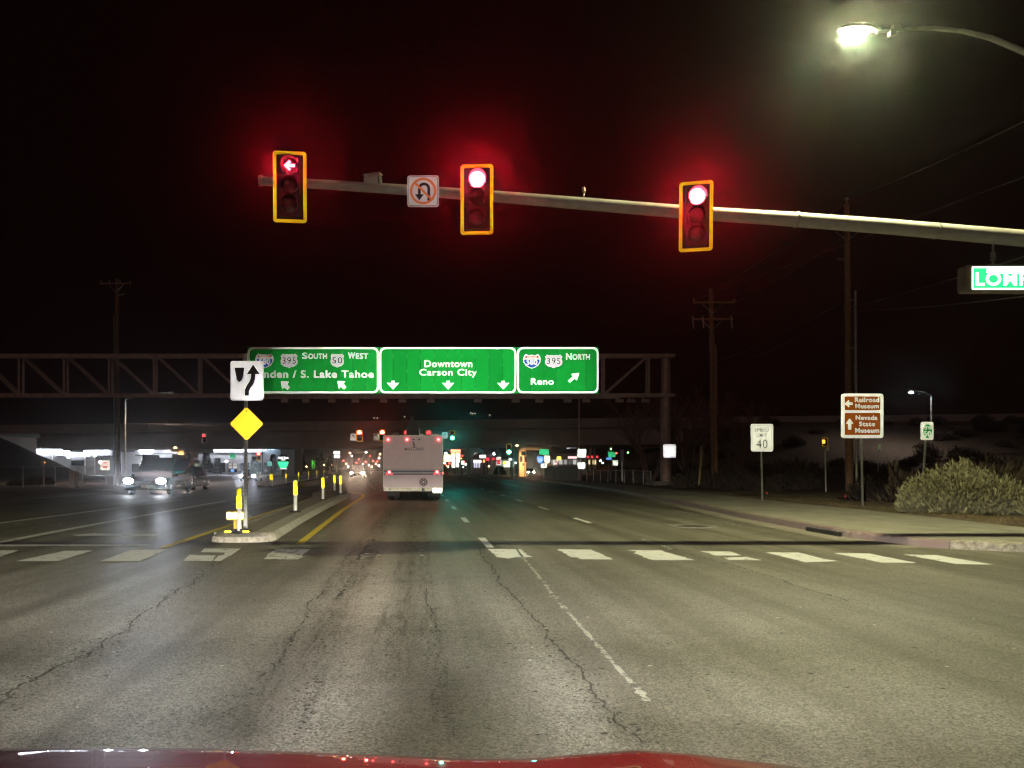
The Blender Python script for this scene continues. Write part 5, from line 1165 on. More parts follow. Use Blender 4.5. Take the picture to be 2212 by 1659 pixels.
# hexagonal casino sign
Y = 150.; cx, cz, w, h = pixrect(600, 982, 624, 1014, Y)
t = thing('hexagon_sign', (cx, Y, 0), 'dark sign with white lettering over a glowing green half hexagon', 'sign')
put('board', MB().prism([(cx - w * .3, cz + h * .5), (cx + w * .3, cz + h * .5), (cx + w * .52, cz + h * .1), (cx + w * .52, cz - h * .1), (cx + w * .3, cz - h * .5), (cx - w * .3, cz - h * .5), (cx - w * .52, cz - h * .1), (cx - w * .52, cz + h * .1)], Y, Y + .5), BLACK, t)
put('green_panel', MB().prism([(cx - w * .48, cz + h * .02), (cx + w * .46, cz + h * .02), (cx + w * .46, cz - h * .08), (cx + w * .28, cz - h * .38), (cx - w * .28, cz - h * .38), (cx - w * .48, cz - h * .08)], Y - .1, Y - .02), glow('green_neon_panel', (.03, .75, .25), 2.2), t)
LT = glow('sign_letter_light', (1, 1, 1), 3)
put('lettering', text_mb('Gold Dust', cx - w * .46, cx + w * .46, cz + h * .22, cz + h * .36, Y - .06, bold=.02), LT, t, fix=False)
put('lettering', text_mb('WEST', cx - w * .2, cx + w * .2, cz + h * .1, cz + h * .18, Y - .06), LT, t, fix=False)
put('lettering', text_mb('CASINO', cx - w * .3, cx + w * .3, cz - h * .48, cz - h * .41, Y - .06), LT, t, fix=False)
put('pole', MB().box((cx, Y + .25, (cz - h / 2) / 2), (.5, .4, cz - h / 2)), DARK, t)

def boxsign(name, u0, v0, u1, v1, Y, col, st, label, pole=True, text=None, tcol=(.05, .02, .02), group='lit shop signs'):
    cx, cz, w, h = pixrect(u0, v0, u1, v1, Y); t = thing(name, (cx, Y, 0 if pole else cz - h / 2), label, 'sign', group)
    put('cabinet', MB().box((cx, Y + .2, cz), (w, .36, h)), DARK, t)
    put('face', MB().prism(rrect(cx, cz, w * .97, h * .95, min(w, h) * .12), Y - .03, Y + .015), glow('lit_%s' % label[:24].replace(' ', '_'), col, st), t)
    if text: put('lettering', text_mb(text, cx - w * .4, cx + w * .4, cz - h * .3, cz + h * .3, Y - .06), mat('sign_letter_%.2f' % tcol[0], tcol, .5), t, fix=False)
    if pole: put('pole', MB().box((cx, Y + .25, (cz - h / 2) / 2), (.25, .25, cz - h / 2)), DARK, t)
    return t
boxsign('pylon_sign', 973.6, 970.6, 995, 978.6, 190, (1, .25, .12), 3.2, 'red topped pylon sign right of the motorhome')
boxsign('pylon_sign', 975, 979.2, 994, 990, 190.6, (1, .88, .35), 3.2, 'bright yellow middle panel of the pylon right of the motorhome', False)
boxsign('pylon_sign', 975.5, 990.5, 993, 999.5, 191, (1, .95, .6), 2.8, 'pale yellow lower panel of the pylon right of the motorhome', False)
boxsign('menu_sign', 976, 1000, 986, 1010, 191.5, (1, .97, .7), 2.8, 'round pale lit sign at the foot of the pylon')
boxsign('shop_sign', 958.5, 982, 974.3, 997.5, 195, (1, .85, .4), 2.6, 'yellow lit shop sign touching the motorhome side')
boxsign('shop_sign', 994.6, 983, 1001, 986, 196, (1, .06, .05), 2.5, 'small red lit sign right of the pylon')
boxsign('oval_sign', 996.6, 995, 1002, 1004, 188, (.9, 1, .85), 1.5, 'small oval pale sign below the red one')
boxsign('shop_sign', 985.5, 1001, 991, 1009, 187, (.85, 1, .9), 2.5, 'small white lit sign beside the pylon foot')
boxsign('shop_sign', 1035.8, 983, 1049.6, 989.3, 175, (1, .93, .85), 2.6, 'white lit sign on the dark roofed restaurant', False)
boxsign('shop_sign', 1023, 993.8, 1039.6, 1000, 170, (.95, .95, 1), 3, 'oblong white lit sign under the restaurant eaves', False)
boxsign('shop_sign', 1050.3, 989, 1057, 995, 174, (1, .03, .05), 2.5, 'red lit letters sign right of the restaurant', True)
boxsign('shop_sign', 1063, 988.8, 1068, 995.2, 178, (1, .02, .04), 2.2, 'narrow red lit sign between restaurant and white shop', True)
boxsign('shop_sign', 1043.5, 993, 1047.5, 999, 172, (1, .3, .1), 2.6, 'small orange-red lit sign below the restaurant roof', True)
boxsign('shop_sign', 1099, 990.3, 1108, 994.6, 160, (.95, .98, 1), 2.2, 'white lit sign over the pale shop', True)
boxsign('shop_sign', 720.8, 975, 734, 981, 230, (.95, 1, .97), 3, 'white lit sign far left of the motorhome, upper panel', True)
boxsign('shop_sign', 722, 983, 734, 989, 230, (.8, 1, .97), 2.2, 'white lit sign far left of the motorhome, lower panel', False)
boxsign('shop_sign', 1203, 986.3, 1212, 993.5, 150, (1, .8, .1), 2.6, 'yellow lit sign on the store right of the route shields', False)
boxsign('shop_sign', 1227, 986.2, 1246, 990.2, 158, (1, .62, .66), 2.6, 'long pink lit sign across the store front', False, 'MARKET', (.5, .05, .08))
for k, u in enumerate((1270, 1279, 1290)): boxsign('red_lantern_sign', u - 1.8, 984.8, u + 1.8, 989.2, 150, (1, .04, .05), 2.5, '%s of three small red lit signs by the spires' % ('leftmost', 'middle', 'rightmost')[k])
for k, u in enumerate((675, 679)): boxsign('neon_tube_sign', u - 1.2, 994 + 2 * k, u + 1.0, 1013, 200, (.15, 1, .1), 1.1, '%s green neon upright far left of the motorhome' % ('taller', 'shorter')[k])
# restaurant
Y = 176.; t = thing('restaurant', (W(1038, CV, Y).x, Y, 0), 'small restaurant with dark hipped roof under the overpass opening', 'building')
a, b = W(1018, 990, Y), W(1058, 990, Y); zr_ = W(0, 975.5, Y).z
put('wall', MB().box(((a.x + b.x) / 2, Y + 4.3, a.z / 2), ((b.x - a.x) * .8, 8, a.z)), mat('restaurant_wall', (.30, .27, .27), .8), t)
put('roof', MB().add([(a.x, Y, a.z), (b.x, Y, a.z), (b.x, Y + 9, a.z), (a.x, Y + 9, a.z), (a.x + 1.9, Y + 3, zr_), (b.x - 1.6, Y + 3, zr_), (b.x - 1.6, Y + 6, zr_), (a.x + 1.9, Y + 6, zr_)],
    [(0, 1, 5, 4), (1, 2, 6, 5), (2, 3, 7, 6), (3, 0, 4, 7), (4, 5, 6, 7), (0, 3, 2, 1)]), mat('restaurant_roof', (.09, .06, .055), .7), t)
for u in (1025.5, 1030, 1035.5): q = W(u, 1004, Y); put('window', MB().box((q.x, Y + .25, q.z), (.32, .12, 1.3)), glow('restaurant_window', (.75, .72, .95), 1.0), t)
# pale shop
Y = 165.; t = thing('corner_shop', (W(1088, CV, Y).x, Y, 0), 'pale bright-fronted shop left of the orange lit pier', 'building')
put('wall', uvbox(1067, 993, 1112, gz, Y, 8), mat('shop_pale', (.6, .62, .52), .8), t)
put('front_window', uvbox(1088, 996, 1102, 1009, Y - .12, .1), glow('shop_front_light', (.85, 1, .75), 1.3), t); put('front_window', uvbox(1078, 996, 1087, 1006, Y - .12, .1), glow('shop_front_dim', (.8, .9, .75), .35), t)
put('front_window', uvbox(1105, 999, 1110, 1008, Y - .12, .1), glow('shop_front_dim', (.8, .9, .75), .35), t)
q = W(1090, 998, Y - .3); put('green_logo', MB().prism(disc(q.x, q.z - .2, .35, 14), Y - .3, Y - .25), glow('green_disc_light', (.7, 1, .1), 1.6), t)
# grocery store
Y = 172.; t = thing('grocery_store', (W(1218, CV, Y).x, Y, 0), 'long grey store with lit windows right of the route shields', 'building')
put('wall', uvbox(1184, 979, 1262, gz, Y, 20), mat('store_wall', (.36, .34, .33), .85, var=.15, scale=.4), t); put('roof_band', uvbox(1184, 986, 1262, 989, Y - .3, .25), mat('store_band', (.45, .40, .2), .7), t)
for k in range(7): put('window', uvbox(1188 + k * 10, 993, 1195 + k * 10, 1003, Y - .15, .1), glow('store_window_%d' % (k % 3), (.9, .88, .8), (.35, .12, .6)[k % 3]), t)
put('hip_roof', MB().add([(*W(1200, 979, Y - .2),), (*W(1245, 979, Y - .2),), (*W(1248, 968, Y + 6),), (*W(1232, 968, Y + 6),)], [(0, 1, 2, 3)]), mat('store_roof', (.1, .08, .08), .8), t)
# chapel with two spires
Y = 190.; t = thing('chapel', (W(1279, CV, Y).x, Y, 0), 'small chapel with two thin pale spires lit from below', 'building')
put('wall', uvbox(1268, 990, 1292, 1024, Y, 6), mat('chapel_wall', (.5, .46, .36), .8), t)
for u, v in ((1274.7, 963), (1284.5, 962)):
    c = W(u, 992, Y - .2); top = W(u, v, Y - .2); put('spire', MB().tube([c, (c.x, c.y, c.z + .3), top], [.30, .28, .02], 8), mat('spire_pale', (.5, .47, .42), .6), t)
for u in (1273, 1280, 1286): put('window', uvbox(u - 1.5, 994, u + 1.5, 1003, Y - .15, .1), glow('chapel_window', (1, .85, .45), 1.0), t)
t = thing('billboard', (W(1234, CV, 220).x, 220, 0), 'dim pale billboard above the store roof', 'billboard')
put('board', uvbox(1224.5, 960, 1243, 972.5, 220, .3), mat('billboard_pale', (.5, .5, .52), .7), t); put('post', MB().box((W(1234, CV, 220).x, 220.3, 3), (.4, .4, 6)), DARK, t)
lamp('billboard_lamp', 'SPOT', W(1234, 980, 216), 900, (.9, .95, 1), t, aim=W(1234, 966, 220), cone=120)
# far gantry seen from behind
Y = 160.; t = thing('far_gantry', (W(640, CV, Y).x, Y, 0), 'distant teal-lit truss gantry just under the overpass', 'gantry')
TEAL = mat('gantry_teal_lit', (.2, .3, .3), .6)  # teal light falling on the truss is put into its colour
x0, x1 = W(636, CV, Y).x, W(1010, CV, Y).x; za, zb_ = W(0, 961, Y).z, W(0, 970, Y).z
for z in (za, zb_): put('chord', MB().box(((x0 + x1) / 2, Y, z), (x1 - x0, .16, .18)), TEAL, t)
for k in range(17):
    xa = x0 + (x1 - x0) * k / 17; xb = x0 + (x1 - x0) * (k + 1) / 17; put('diagonal', MB().bar((xa, Y, zb_ if k % 2 else za), (xb, Y, za if k % 2 else zb_), .1), TEAL, t)
for x in (x0, x1): put('post', MB().tube([(x, Y, 0), (x, Y, za)], .22, 10), TEAL, t)
for k in range(7): put('sign_back', MB().box((x0 + 3 + k * 4.6, Y - .2, (za + zb_) / 2), (3.6, .08, abs(za - zb_) * .55)), mat('sign_back_teal_lit', (.3, .42, .43), .5, .4), t)  # sign backs carry the same teal light in their colour

# street lamps beyond
LAMPS = [(247.5, 967, 150, L_SOD, 0), (628, 969, 175, L_SOD, 0), (756, 978, 230, L_SOD, 0), (795.6, 966.8, 190, L_SOD, 0), (824, 966.8, 200, L_SOD, 0), (820.7, 980, 290, L_SOD, 0),
         (1192.5, 957, 150, L_SOD, 0), (1281.4, 953, 150, L_SOD, 0), (650.5, 970, 200, L_LEDW, 0), (790.5, 976, 260, L_LEDW, 0), (819.5, 989, 320, L_LEDW, 0),
         (1028, 979, 220, L_LEDW, 0), (1035.5, 979, 230, L_LEDW, 0), (1066.8, 979, 210, L_LEDW, 0), (963, 978, 260, L_LEDW, 0), (1176, 962, 230, L_LEDW, 0), (1210, 976, 200, L_LEDW, 0), (489, 994.5, 140, L_LEDW, 0)]
WH = ['orange street lamp left of the far wooden pole', 'orange street lamp above the hexagon sign', 'orange street lamp left of the far approaching car', 'orange street lamp left of the motorhome, first of a close pair', 'orange street lamp touching the motorhome edge', 'smaller orange street lamp low beside the motorhome',
      'orange street lamp above the route shield assembly', 'orange street lamp above the chapel spires', 'pale street lamp above the green neon uprights', 'white street lamp above the far approaching car', 'lowest white street lamp beside the motorhome', 'left white lamp over the restaurant roof', 'right white lamp over the restaurant roof', 'white lamp between the restaurant and the far green light', 'white lamp just right of the motorhome', 'tiny white lamp above the route plate', 'tiny white lamp above the yellow store sign', 'bluish white lamp left of the median sign post']
for (u, v, Y, m, p), lb in zip(LAMPS, WH):
    lamp_pole('street_lamp', u + (5 if u < 900 else -5), 0, Y, u, v, lb, m, 0, None, 'lit street lamps')
# small distant lights of the town street: low poles with a globe each
far = [(709, 990, 240, 0), (716, 1005, 250, 1), (748, 1002, 260, 1), (760, 985, 300, 0), (770, 1000, 330, 2), (775, 992, 350, 2), (784, 1003, 340, 0), (800, 985, 360, 2), (806, 996, 380, 2), (812, 1002, 390, 1), (818, 1006, 300, 0), (708, 1004, 210, 1), (700, 1005, 215, 1),
       (1006, 1003, 250, 0), (1011, 960, 260, 2), (1013, 992, 240, 1), (962, 1003, 280, 2), (1044, 1004, 190, 0), (1062, 1000, 220, 2), (1209, 1001, 190, 0), (1222, 999, 180, 0), (1230, 995, 175, 2), (1235.6, 998, 175, 2), (1241, 1003, 175, 2), (1297, 995, 190, 0), (1302, 1000, 195, 0), (1356.5, 977.5, 150, 3), (1332, 979, 170, 2), (1320, 970, 160, 3), (968, 1008, 240, 1), (1000, 1009, 260, 0), (1114, 1000, 200, 0), (1135, 1003, 210, 0)]
far += [(u_, v_, 200 + (k_ * 37) % 150, k_ % 3) for k_, (u_, v_) in enumerate(((960, 1000), (966, 1006), (971, 1001), (988, 996), (997, 990), (1003, 998), (1019, 1003), (1031, 1006), (1041, 1002), (1052, 1000), (1056, 1007), (1071, 1008), (1186, 1005), (1192, 996), (1215, 997), (1225, 1004), (1248, 994), (1258, 1000), (1263, 1003), (1288, 1000), (742, 995), (752, 1008), (766, 1006), (790, 998), (796, 1005), (803, 1008), (815, 997), (640, 1006), (662, 1008), (536, 1006), (470, 1006), (458, 1003), (545, 1000)))]
FM = [glow('far_white', (.95, .97, 1), 24), glow('far_amber', (1, .55, .2), 24), glow('far_red', (1, .06, .05), 16), glow('far_green', (.25, 1, .2), 14)]
FL = ['small white light of the distant street', 'small amber light of the distant street', 'small red light of the distant street', 'small green light by the bare tree']
for u, v, Y, k in far:
    c = W(u, v, Y); t = thing('distant_lamp', (c.x, Y, 0), FL[k], 'lamp', FL[k] + 's')
    put('post', MB().bar((c.x, Y + .1, 0), (c.x, Y + .1, c.z), .1), DARK, t); r = px(1.25, Y); put('globe', MB().lathe(c, [(.05, -r), (r * .75, -r * .7), (r, 0), (r * .75, r * .7), (.05, r)], 8, 'Z'), FM[k], t)
# houses with lights on the far ridge
mb = MB(); nxh = 60
for j in range(2):
    for i in range(nxh + 1):
        x = -900 + 1800 * i / nxh; mb.v.append((x, 1500 + 250 * j, (-2 if j == 0 else 70 + 30 * math.sin(i * .7) + 18 * math.sin(i * 1.9))))
mb.f = [(i, i + 1, nxh + 2 + i, nxh + 1 + i) for i in range(nxh)]
tag(put('hills', mb, mat('hill_dark', (.03, .025, .022), 1.), base=(0, 1500, 0), fix=False), kind='structure')
for k, (u, v) in enumerate(((1017, 892), (1021, 893.5), (1026, 893), (1058, 896.5), (808, 902.5), (815, 903), (874, 900))):
    c = W(u, v, 1590); t = thing('hillside_house', c + Vector((0, 0, -4)), 'tiny lit house on the dark hillside above the overpass', 'house', 'hillside houses above the overpass')
    put('wall', MB().box(c + Vector((0, 3, -1.5)), (6, 4, 5)), DARK, t); put('window', MB().box(c, (1.6, .3, 1.0)), glow('house_window', (1, .75, .5), 3), t)

# ================================================================== fences, cabinet, verge details
def fence(name, P, zf, hgt, label, step=2.2, rail=True):
    pts = resample([Vector(p) for p in P], step); b = pts[0]; t = thing(name, (b.x, b.y, zf(b.x, b.y)), label, 'fence'); m = MB()
    for p in pts:
        z = zf(p.x, p.y); put('post', MB().tube([(p.x, p.y, z - .1), (p.x, p.y, z + hgt)], .035, 8), GALV, t)
    for a, b in zip(pts, pts[1:]):
        za, zb = zf(a.x, a.y), zf(b.x, b.y)
        if rail: put('rail', MB().tube([(a.x, a.y, za + hgt - .04), (b.x, b.y, zb + hgt - .04)], .022, 6), GALV, t)
        for k in range(-6, 13):
            for d in (1, -1):
                s0, s1 = k / 12, (k + 6 * d * 1.0) / 12 if d > 0 else (k - 0) / 12
        n = 14
        for k in range(n):
            q0, q1 = a.lerp(b, k / n), a.lerp(b, (k + 1) / n)
            m.add([(q0.x, q0.y, za + .05), (q0.x + .008, q0.y, za + .05), (q0.x + .008, q0.y, za + hgt - .05), (q0.x, q0.y, za + hgt - .05)], [(0, 1, 2, 3)])
        for k in range(1, 7):
            h_ = hgt * k / 7; m.add([(a.x, a.y, za + h_), (b.x, b.y, zb + h_), (b.x, b.y, zb + h_ + .008), (a.x, a.y, za + h_ + .008)], [(0, 1, 2, 3)])
    tag(put('wire_mesh', m, WIRE, t, fix=False), kind='stuff'); return t
fence('wire_fence', [(-36, 42), (-31, 50), (-27, 55), (-24.5, 60)], ZL, 1.5, 'wire fence along the left verge before the overpass', 2.4)
fence('wire_fence', [(16.9, 76), (17.3, 66), (17.6, 57.5)], ZR, 1.1, 'low wire fence beside the right pavement near the gantry', 2.4)
fence('wire_fence', [(20, 79), (26, 74), (32, 72)], ZR, 1.1, 'low wire fence below the shrubs right of the gantry', 2.4)
put_ = tag(put('retaining_wall', MB().box((17.3, 92, .85), (.3, 22, 1.7)), CONC_D), 'low concrete retaining wall at the right pavement end', 'wall')
Y = 52.; cx, cz, w, h = pixrect(149, 1017.5, 162.5, 1052, Y); t = thing('utility_cabinet', (cx, Y, 0), 'grey utility cabinet at the left end of the wire fence', 'cabinet')
put('body', MB().box((cx, Y + .25, cz), (w, .5, h)), mat('cabinet_grey', (.45, .38, .37), .6, var=.1), t); put('door', MB().box((cx, Y - .012, cz + .02), (w * .84, .02, h * .84)), mat('cabinet_door', (.48, .41, .40), .6, var=.1), t); put('plinth', MB().box((cx, Y + .25, .05), (w * 1.3, .8, .12)), CONC_D, t)
put('side_conduit', MB().box((cx + w * .56, Y + .2, cz - .1), (.06, .08, h * .6)), WHITE, t)
t = thing('flasher_post', (W(94.5, CV, 56).x, 56, 0), 'short post with a dim amber light behind the left fence', 'post')
put('shaft', MB().tube([(W(94.5, CV, 56).x, 56, 0), (W(94.5, CV, 56).x, 56, W(0, 1000, 56).z)], .06, 8), RUST, t); put('amber_lens', MB().lathe(W(96.5, 999, 55.9), [(.07, 0), (.04, -.04)], 10), glow('amber_dim', (1, .4, .1), 1.2), t); put('box', MB().box(W(93, 1001, 55.95), (.22, .15, .3)), RUST, t)
# pedestrian flasher and small posts among the right shrubs
Y = 40.; a = W(1780, 955, Y); t = thing('pedestrian_signal', (a.x, Y, ZR(a.x, Y)), 'small amber pedestrian signal left of the museum sign', 'signal')
put('post', MB().tube([(a.x + .1, Y, ZR(a.x, Y)), (a.x + .05, Y, a.z)], .04, 8), GALV, t); put('head', MB().box((a.x, Y, a.z - .02), (.28, .2, .42)), BLACK, t)
put('amber_lens', MB().prism(rrect(a.x - .08, a.z + .02, .15, .2, .03), Y - .12, Y - .105), glow('amber_bright', (1, .42, .06), 2.2), t); put('frame', MB().ring(rrect(a.x, a.z, .3, .44, .02), rrect(a.x, a.z, .26, .40, .02), Y - .115, Y - .1), R_YEL, t); put('junction_box', MB().box((a.x + .18, Y, a.z - .34), (.12, .1, .24)), WHITE, t)
Y = 36.; a = W(1897, 965, Y); t = thing('marker_post', (a.x, Y, ZR(a.x, Y)), 'thin marker post with a pale green reflector behind the museum sign', 'post')
put('rod', MB().tube([(a.x, Y, ZR(a.x, Y)), (a.x, Y, a.z)], .02, 6), GALV, t); put('reflector', MB().box(a + Vector((.03, -.04, .0)), (.12, .02, .26)), retro('reflector_green', (.7, 1, .7), .5 * G1), t)
Y = 44.; t = thing('leaning_stakes', (W(1511, CV, Y).x, Y, ZR(16, Y)), 'two thin pale stakes leaning together left of the wooden pole', 'stake')
put('stake', MB().bar(W(1509, 1048, Y), W(1515, 963, Y), .04), mat('stake_yellow', (.5, .4, .2), .7), t); put('stake', MB().bar(W(1510, 1048, Y), W(1518, 975, Y), .035), mat('stake_yellow', (.5, .4, .2), .7), t)
Y = 50; a = W(1342, 985, Y)
t = thing('marker_post', (W(1344, CV, 60).x, 60, .2), 'dim striped marker post just left of the gantry post', 'post')
put('rod', MB().tube([W(1344, 1040, 60), W(1343.5, 975, 60)], .05, 6), GALV, t); put('plate', MB().box(W(1343.5, 985, 59.9), (.3, .02, 1.0)), mat('plate_dim', (.3, .26, .26), .6), t)
for k, (u, v) in enumerate(((1655, 1070), (1824, 1078), (2081, 1085))):
    g_ = G(u, v + 6, .15); t = thing('survey_flag', (g_.x, g_.y, .13), 'small red survey flag %s' % ('near the speed limit sign foot', 'near the museum sign foot', 'in front of the big bush')[k], 'flag', 'survey flags')
    put('stem', MB().tube([(g_.x, g_.y - .05, .13), (g_.x, g_.y - .05, .42)], .004, 4), WIRE, t); put('cloth', MB().prism([(g_.x, .31), (g_.x + .04, .36), (g_.x, .43), (g_.x - .045, .37)], g_.y - .06, g_.y - .056), mat('flag_red', (.75, .08, .08), .6), t)

# ================================================================== vegetation
STEM_M = [mat('rabbitbrush', (.30, .285, .18), .9, var=.45, scale=4), mat('dry_brush', (.075, .056, .042), .9, var=.5, scale=3), mat('dark_shrub', (.09, .07, .05), .95, var=.4, scale=3)]
def bush_mesh(name, rx, ry, h, n, seed, blade=.2, lobes=None, wd=.012):
    r_ = random.Random(seed); mb = MB(); lobes = lobes or [(0, 0, rx, ry, h)]
    for _ in range(n):
        lx, ly, a, b, hh = r_.choice(lobes); th = r_.uniform(0, 2 * math.pi); ph = math.asin(r_.uniform(0, 1)); s = r_.uniform(.35, 1.0) ** .6 * (1 + .13 * math.sin(5 * th + 3 * ph) + r_.gauss(0, .07))
        d = Vector((math.cos(th) * math.cos(ph), math.sin(th) * math.cos(ph), math.sin(ph)))
        p = Vector((lx + d.x * a * s, ly + d.y * b * s, d.z * hh * s)); g_ = (d * .55 + Vector((r_.gauss(0, .3), r_.gauss(0, .3), .75 + r_.gauss(0, .2)))).normalized()
        L_ = blade * r_.uniform(.5, 1.3); sd = g_.cross(Vector((r_.gauss(0, 1), r_.gauss(0, 1), r_.gauss(0, .4)))).normalized() * wd * r_.uniform(.6, 1.5)
        q = p + g_ * L_ * .6 + Vector((r_.gauss(0, .02), r_.gauss(0, .02), 0)); e = p + g_ * L_
        p.z = max(p.z, 0)
        mb.add([p - sd, p + sd, q + sd * 1.4, q - sd * 1.4, e], [(0, 1, 2, 3), (3, 2, 4)])
    for k in range(26):
        th = r_.uniform(0, 2 * math.pi); lx, ly, a, b, hh = r_.choice(lobes); e = Vector((lx + a * .7 * math.cos(th), ly + b * .7 * math.sin(th), hh * r_.uniform(.4, .75)))
        mb.tube([(lx, ly, -.05), (lx * .6 + e.x * .4, ly * .6 + e.y * .4, e.z * .6), e], [.025, .018, .008], 4)
    return mb.mesh(name, fix=False)
def bush(name, loc, me, m, label, group=None, cat='bush', sc=1., rz=0.):
    o = bpy.data.objects.new(name, me); COL.objects.link(o); o.location = loc; o.scale = (sc, sc, sc) if not isinstance(sc, tuple) else sc; o.rotation_euler.z = rz
    if not me.materials: me.materials.append(m)
    return tag(o, label, cat, group)
def lobes(seed, n, sx, sy, hmax, hmin):
    r_ = random.Random(seed); out = []
    for k in range(n):
        t_ = (k + .5) / n * 2 - 1; h_ = (hmin + (hmax - hmin) * (1 - t_ * t_)) * r_.uniform(.8, 1.12); out.append((t_ * sx, r_.uniform(-sy, sy), r_.uniform(.42, .72), r_.uniform(.45, .7), h_))
    return out
bush('desert_bush', (15.5, 21.6, .12), bush_mesh('bush_big', 1.4, 1.1, 1.4, 24000, 3, .19, lobes(2, 9, 1.25, .5, 1.42, .72)), STEM_M[0], 'large rounded desert bush right of the museum sign', sc=(.97, .97, .9))
bush('desert_bush', (17.4, 20.8, .12), bush_mesh('bush_mid', .9, .8, .9, 12000, 5, .17, lobes(4, 6, .8, .35, .95, .5)), STEM_M[0], 'lower desert bush at the right picture edge')
SH = [bush_mesh('shrub_a', 1.2, 1.1, 1.0, 1100, 11, .3, wd=.02), bush_mesh('shrub_b', .9, .9, 1.2, 900, 12, .34, wd=.02), bush_mesh('shrub_c', 1.5, 1.2, .8, 1100, 13, .28, wd=.02)]
SH2 = [bush_mesh('shrub_d', 1.2, 1.1, 1.3, 900, 14, .36, wd=.02), bush_mesh('shrub_e', 1.4, 1.2, 1.0, 900, 15, .3, wd=.02)]
shr = random.Random(21)
spots = [(W(u, CV, y_).x, y_) for u, y_ in ((1610, 44), (1580, 46), (1700, 44), (1880, 32), (1930, 29), (1960, 33), (2060, 28), (2120, 26), (2190, 27), (1660, 42), (1500, 50), (1480, 58), (1390, 64), (1420, 70), (1560, 52), (1620, 55))]
while len(spots) < 150:
    x, y = shr.uniform(22, 95), shr.uniform(30, 114)
    if (x - 0) / y * F + CU < 2280 and x / y * F + CU > 1330: spots.append((x, y))
def scrub_label(x, y, q):
    u = x / y * F + CU
    where = 'behind the gantry post' if u < 1480 else 'around the wooden pole with two crossarms' if u < 1600 else 'around the speed limit sign' if u < 1730 else 'around the museum sign' if u < 1900 else 'around the bike route sign' if u < 2040 else 'behind the large desert bush'
    return '%s scrub bush %s %s' % ('pale brown' if q else 'dark brown', 'on the flat verge' if y < 52 else 'low on the slope' if y < 84 else 'high on the slope', where)
for k, (x, y) in enumerate(spots):
    if x < lerp_poly(OUT, y) + .9: x = lerp_poly(OUT, y) + 1.0
    q = shr.random() < .6
    bush('scrub_bush', (x, y, ZR(x, y) - .05), shr.choice(SH if q else SH2), STEM_M[1] if q else STEM_M[2], scrub_label(x, y, q), 'scrub bushes on the right embankment', sc=shr.uniform(.6, 1.35), rz=shr.uniform(0, 6))
for k in range(16):
    y = shr.uniform(40, 62); x = -27 - (62 - y) * .5 - shr.uniform(.5, 6)
    bush('verge_bush', (x, y, ZL(x, y) - .05), shr.choice(SH), STEM_M[1], 'dry scrub bush beside the left wire fence', 'scrub bushes by the left fence', sc=shr.uniform(.5, .9), rz=shr.uniform(0, 6))
# grass and litter of the verge
mb = MB(); gr = random.Random(9)
for _ in range(9000):
    y = 15.8 + 26 * gr.random() ** 1.6; x = max(lerp_poly(OUT, y), 12.9) + .05 + abs(gr.gauss(0, 1.6)); z = ZR(x, y); a = gr.uniform(0, 6.3); L_ = gr.uniform(.04, .16); d = Vector((math.cos(a), math.sin(a), gr.uniform(.2, 1.6))).normalized(); s_ = Vector((-d.y, d.x, 0)) * .006
    p = Vector((x, y, z)); mb.add([p - s_, p + s_, p + d * L_], [(0, 1, 2)])
tag(put('dry_grass', mb, mat('dry_grass', (.26, .20, .11), .95, var=.4, scale=2), base=(14, 20, 0), fix=False), 'dry grass and twigs along the right pavement edge', kind='stuff')

def bare_tree(x, y, z, hgt, seed, label):
    r_ = random.Random(seed); t = thing('bare_tree', (x, y, z), label, 'tree', 'bare winter trees behind the gantry post'); tr = MB(); tw = MB()
    def grow(p, d, L_, r, lev):
        q = p + d * L_; mid = p.lerp(q, .5) + Vector((r_.gauss(0, .05), r_.gauss(0, .05), 0)) * L_
        (tr if lev < 2 else tw).tube([p, mid, q], [r, r * .85, r * .65], 6 if lev < 2 else 3, cap=False)
        if lev >= 5: return
        for k in range(3 if lev < 4 else 4):
            nd = (d + Vector((r_.gauss(0, .38), r_.gauss(0, .38), r_.uniform(.0, .28)))).normalized()
            s_ = p.lerp(q, r_.uniform(.45, 1.0)); grow(s_, nd, L_ * r_.uniform(.62, .85), max(r * .55, .008), lev + 1)
    for k in range(4):
        a = 2 * math.pi * k / 4 + r_.random(); grow(Vector((x + .2 * math.cos(a), y + .2 * math.sin(a), z)), Vector((.3 * math.cos(a), .3 * math.sin(a), 1)).normalized(), hgt * .29, .13, 0)
    put('trunk', tr, mat('bark', (.2, .13, .1), .9), t, fix=False); put('crown', tw, mat('twigs', (.24, .15, .11), .9), t, fix=False)
bare_tree(W(1405, CV, 63).x, 63, .3, 9.5, 4, 'bare winter tree left of the gantry post')
bare_tree(W(1490, CV, 66).x, 66, .4, 11, 6, 'bare winter tree between the gantry post and the wooden pole')
bare_tree(W(1590, CV, 70).x, 70, .6, 10, 8, 'bare winter tree right of the wooden pole')
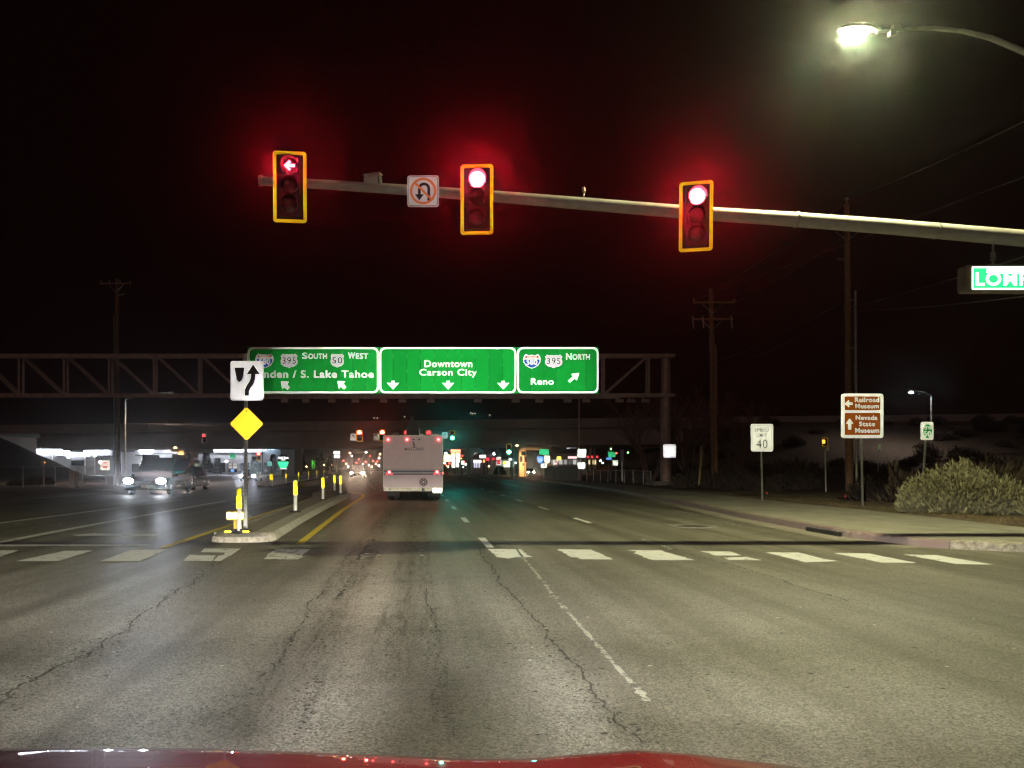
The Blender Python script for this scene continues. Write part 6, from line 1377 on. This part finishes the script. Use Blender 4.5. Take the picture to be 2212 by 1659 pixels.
def leafy(u, vt, Y, wpx, label, seed, zb=0.):
    r_ = random.Random(seed); x = W(u, CV, Y).x; h = W(0, vt, Y).z - zb; rad = px(wpx / 2, Y); t = thing('evergreen_tree', (x, Y, zb), label, 'tree', 'dark trees beyond the overpass'); mb = MB()
    for _ in range(1400):
        f = r_.random() ** .8; z = h * (.12 + .88 * f); rr = rad * (1 - f * .75) * r_.uniform(.3, 1.05); a = r_.uniform(0, 6.3); p = Vector((x + rr * math.cos(a), Y + rr * math.sin(a), zb + z)); d = Vector((math.cos(a), math.sin(a), r_.uniform(-.5, .3))).normalized() * r_.uniform(.2, .5); s_ = Vector((-d.y, d.x, r_.gauss(0, .2))) * .4
        mb.add([p - s_, p + s_, p + d], [(0, 1, 2)])
    put('crown', mb, mat('evergreen_leaf', (.035, .04, .025), .9), t, fix=False); put('trunk', MB().tube([(x, Y, zb), (x, Y, zb + h * .9)], [.16, .04], 6), WOOD, t)
leafy(446, 975, 146, 26, 'dark tree beside the left piers', 31); leafy(470, 990, 148, 22, 'lower dark tree right of the left piers', 32); leafy(590, 982, 152, 20, 'dark tree left of the hexagon sign', 33)
leafy(650, 974, 185, 24, 'dark tree right of the hexagon sign', 34); leafy(690, 970, 190, 34, 'broad dark tree behind the long island delineators', 35); leafy(712, 985, 195, 22, 'dark tree below the far white lit sign', 36); leafy(550, 985, 158, 26, 'dark tree behind the far red light', 37); leafy(1350, 985, 150, 30, 'dark tree at the right overpass opening', 38); leafy(1080, 1008, 150, 30, 'low dark shrub tree before the pale shop', 39)

# ================================================================== thin haze added to give the lamps halos
hm, N, L = _new('halo_haze'); o_ = N.new('ShaderNodeOutputMaterial'); pv = N.new('ShaderNodeVolumePrincipled')
pv.inputs['Density'].default_value = .00034; pv.inputs['Color'].default_value = (.95, .95, .95, 1); pv.inputs['Anisotropy'].default_value = .962
L.new(pv.outputs[0], o_.inputs['Volume'])
tag(put('haze', MB().box((0, 880, 9), (1700, 2300, 21)), hm, base=(0, 0, -2)), 'thin haze added over the street for the lamp halos', kind='stuff')
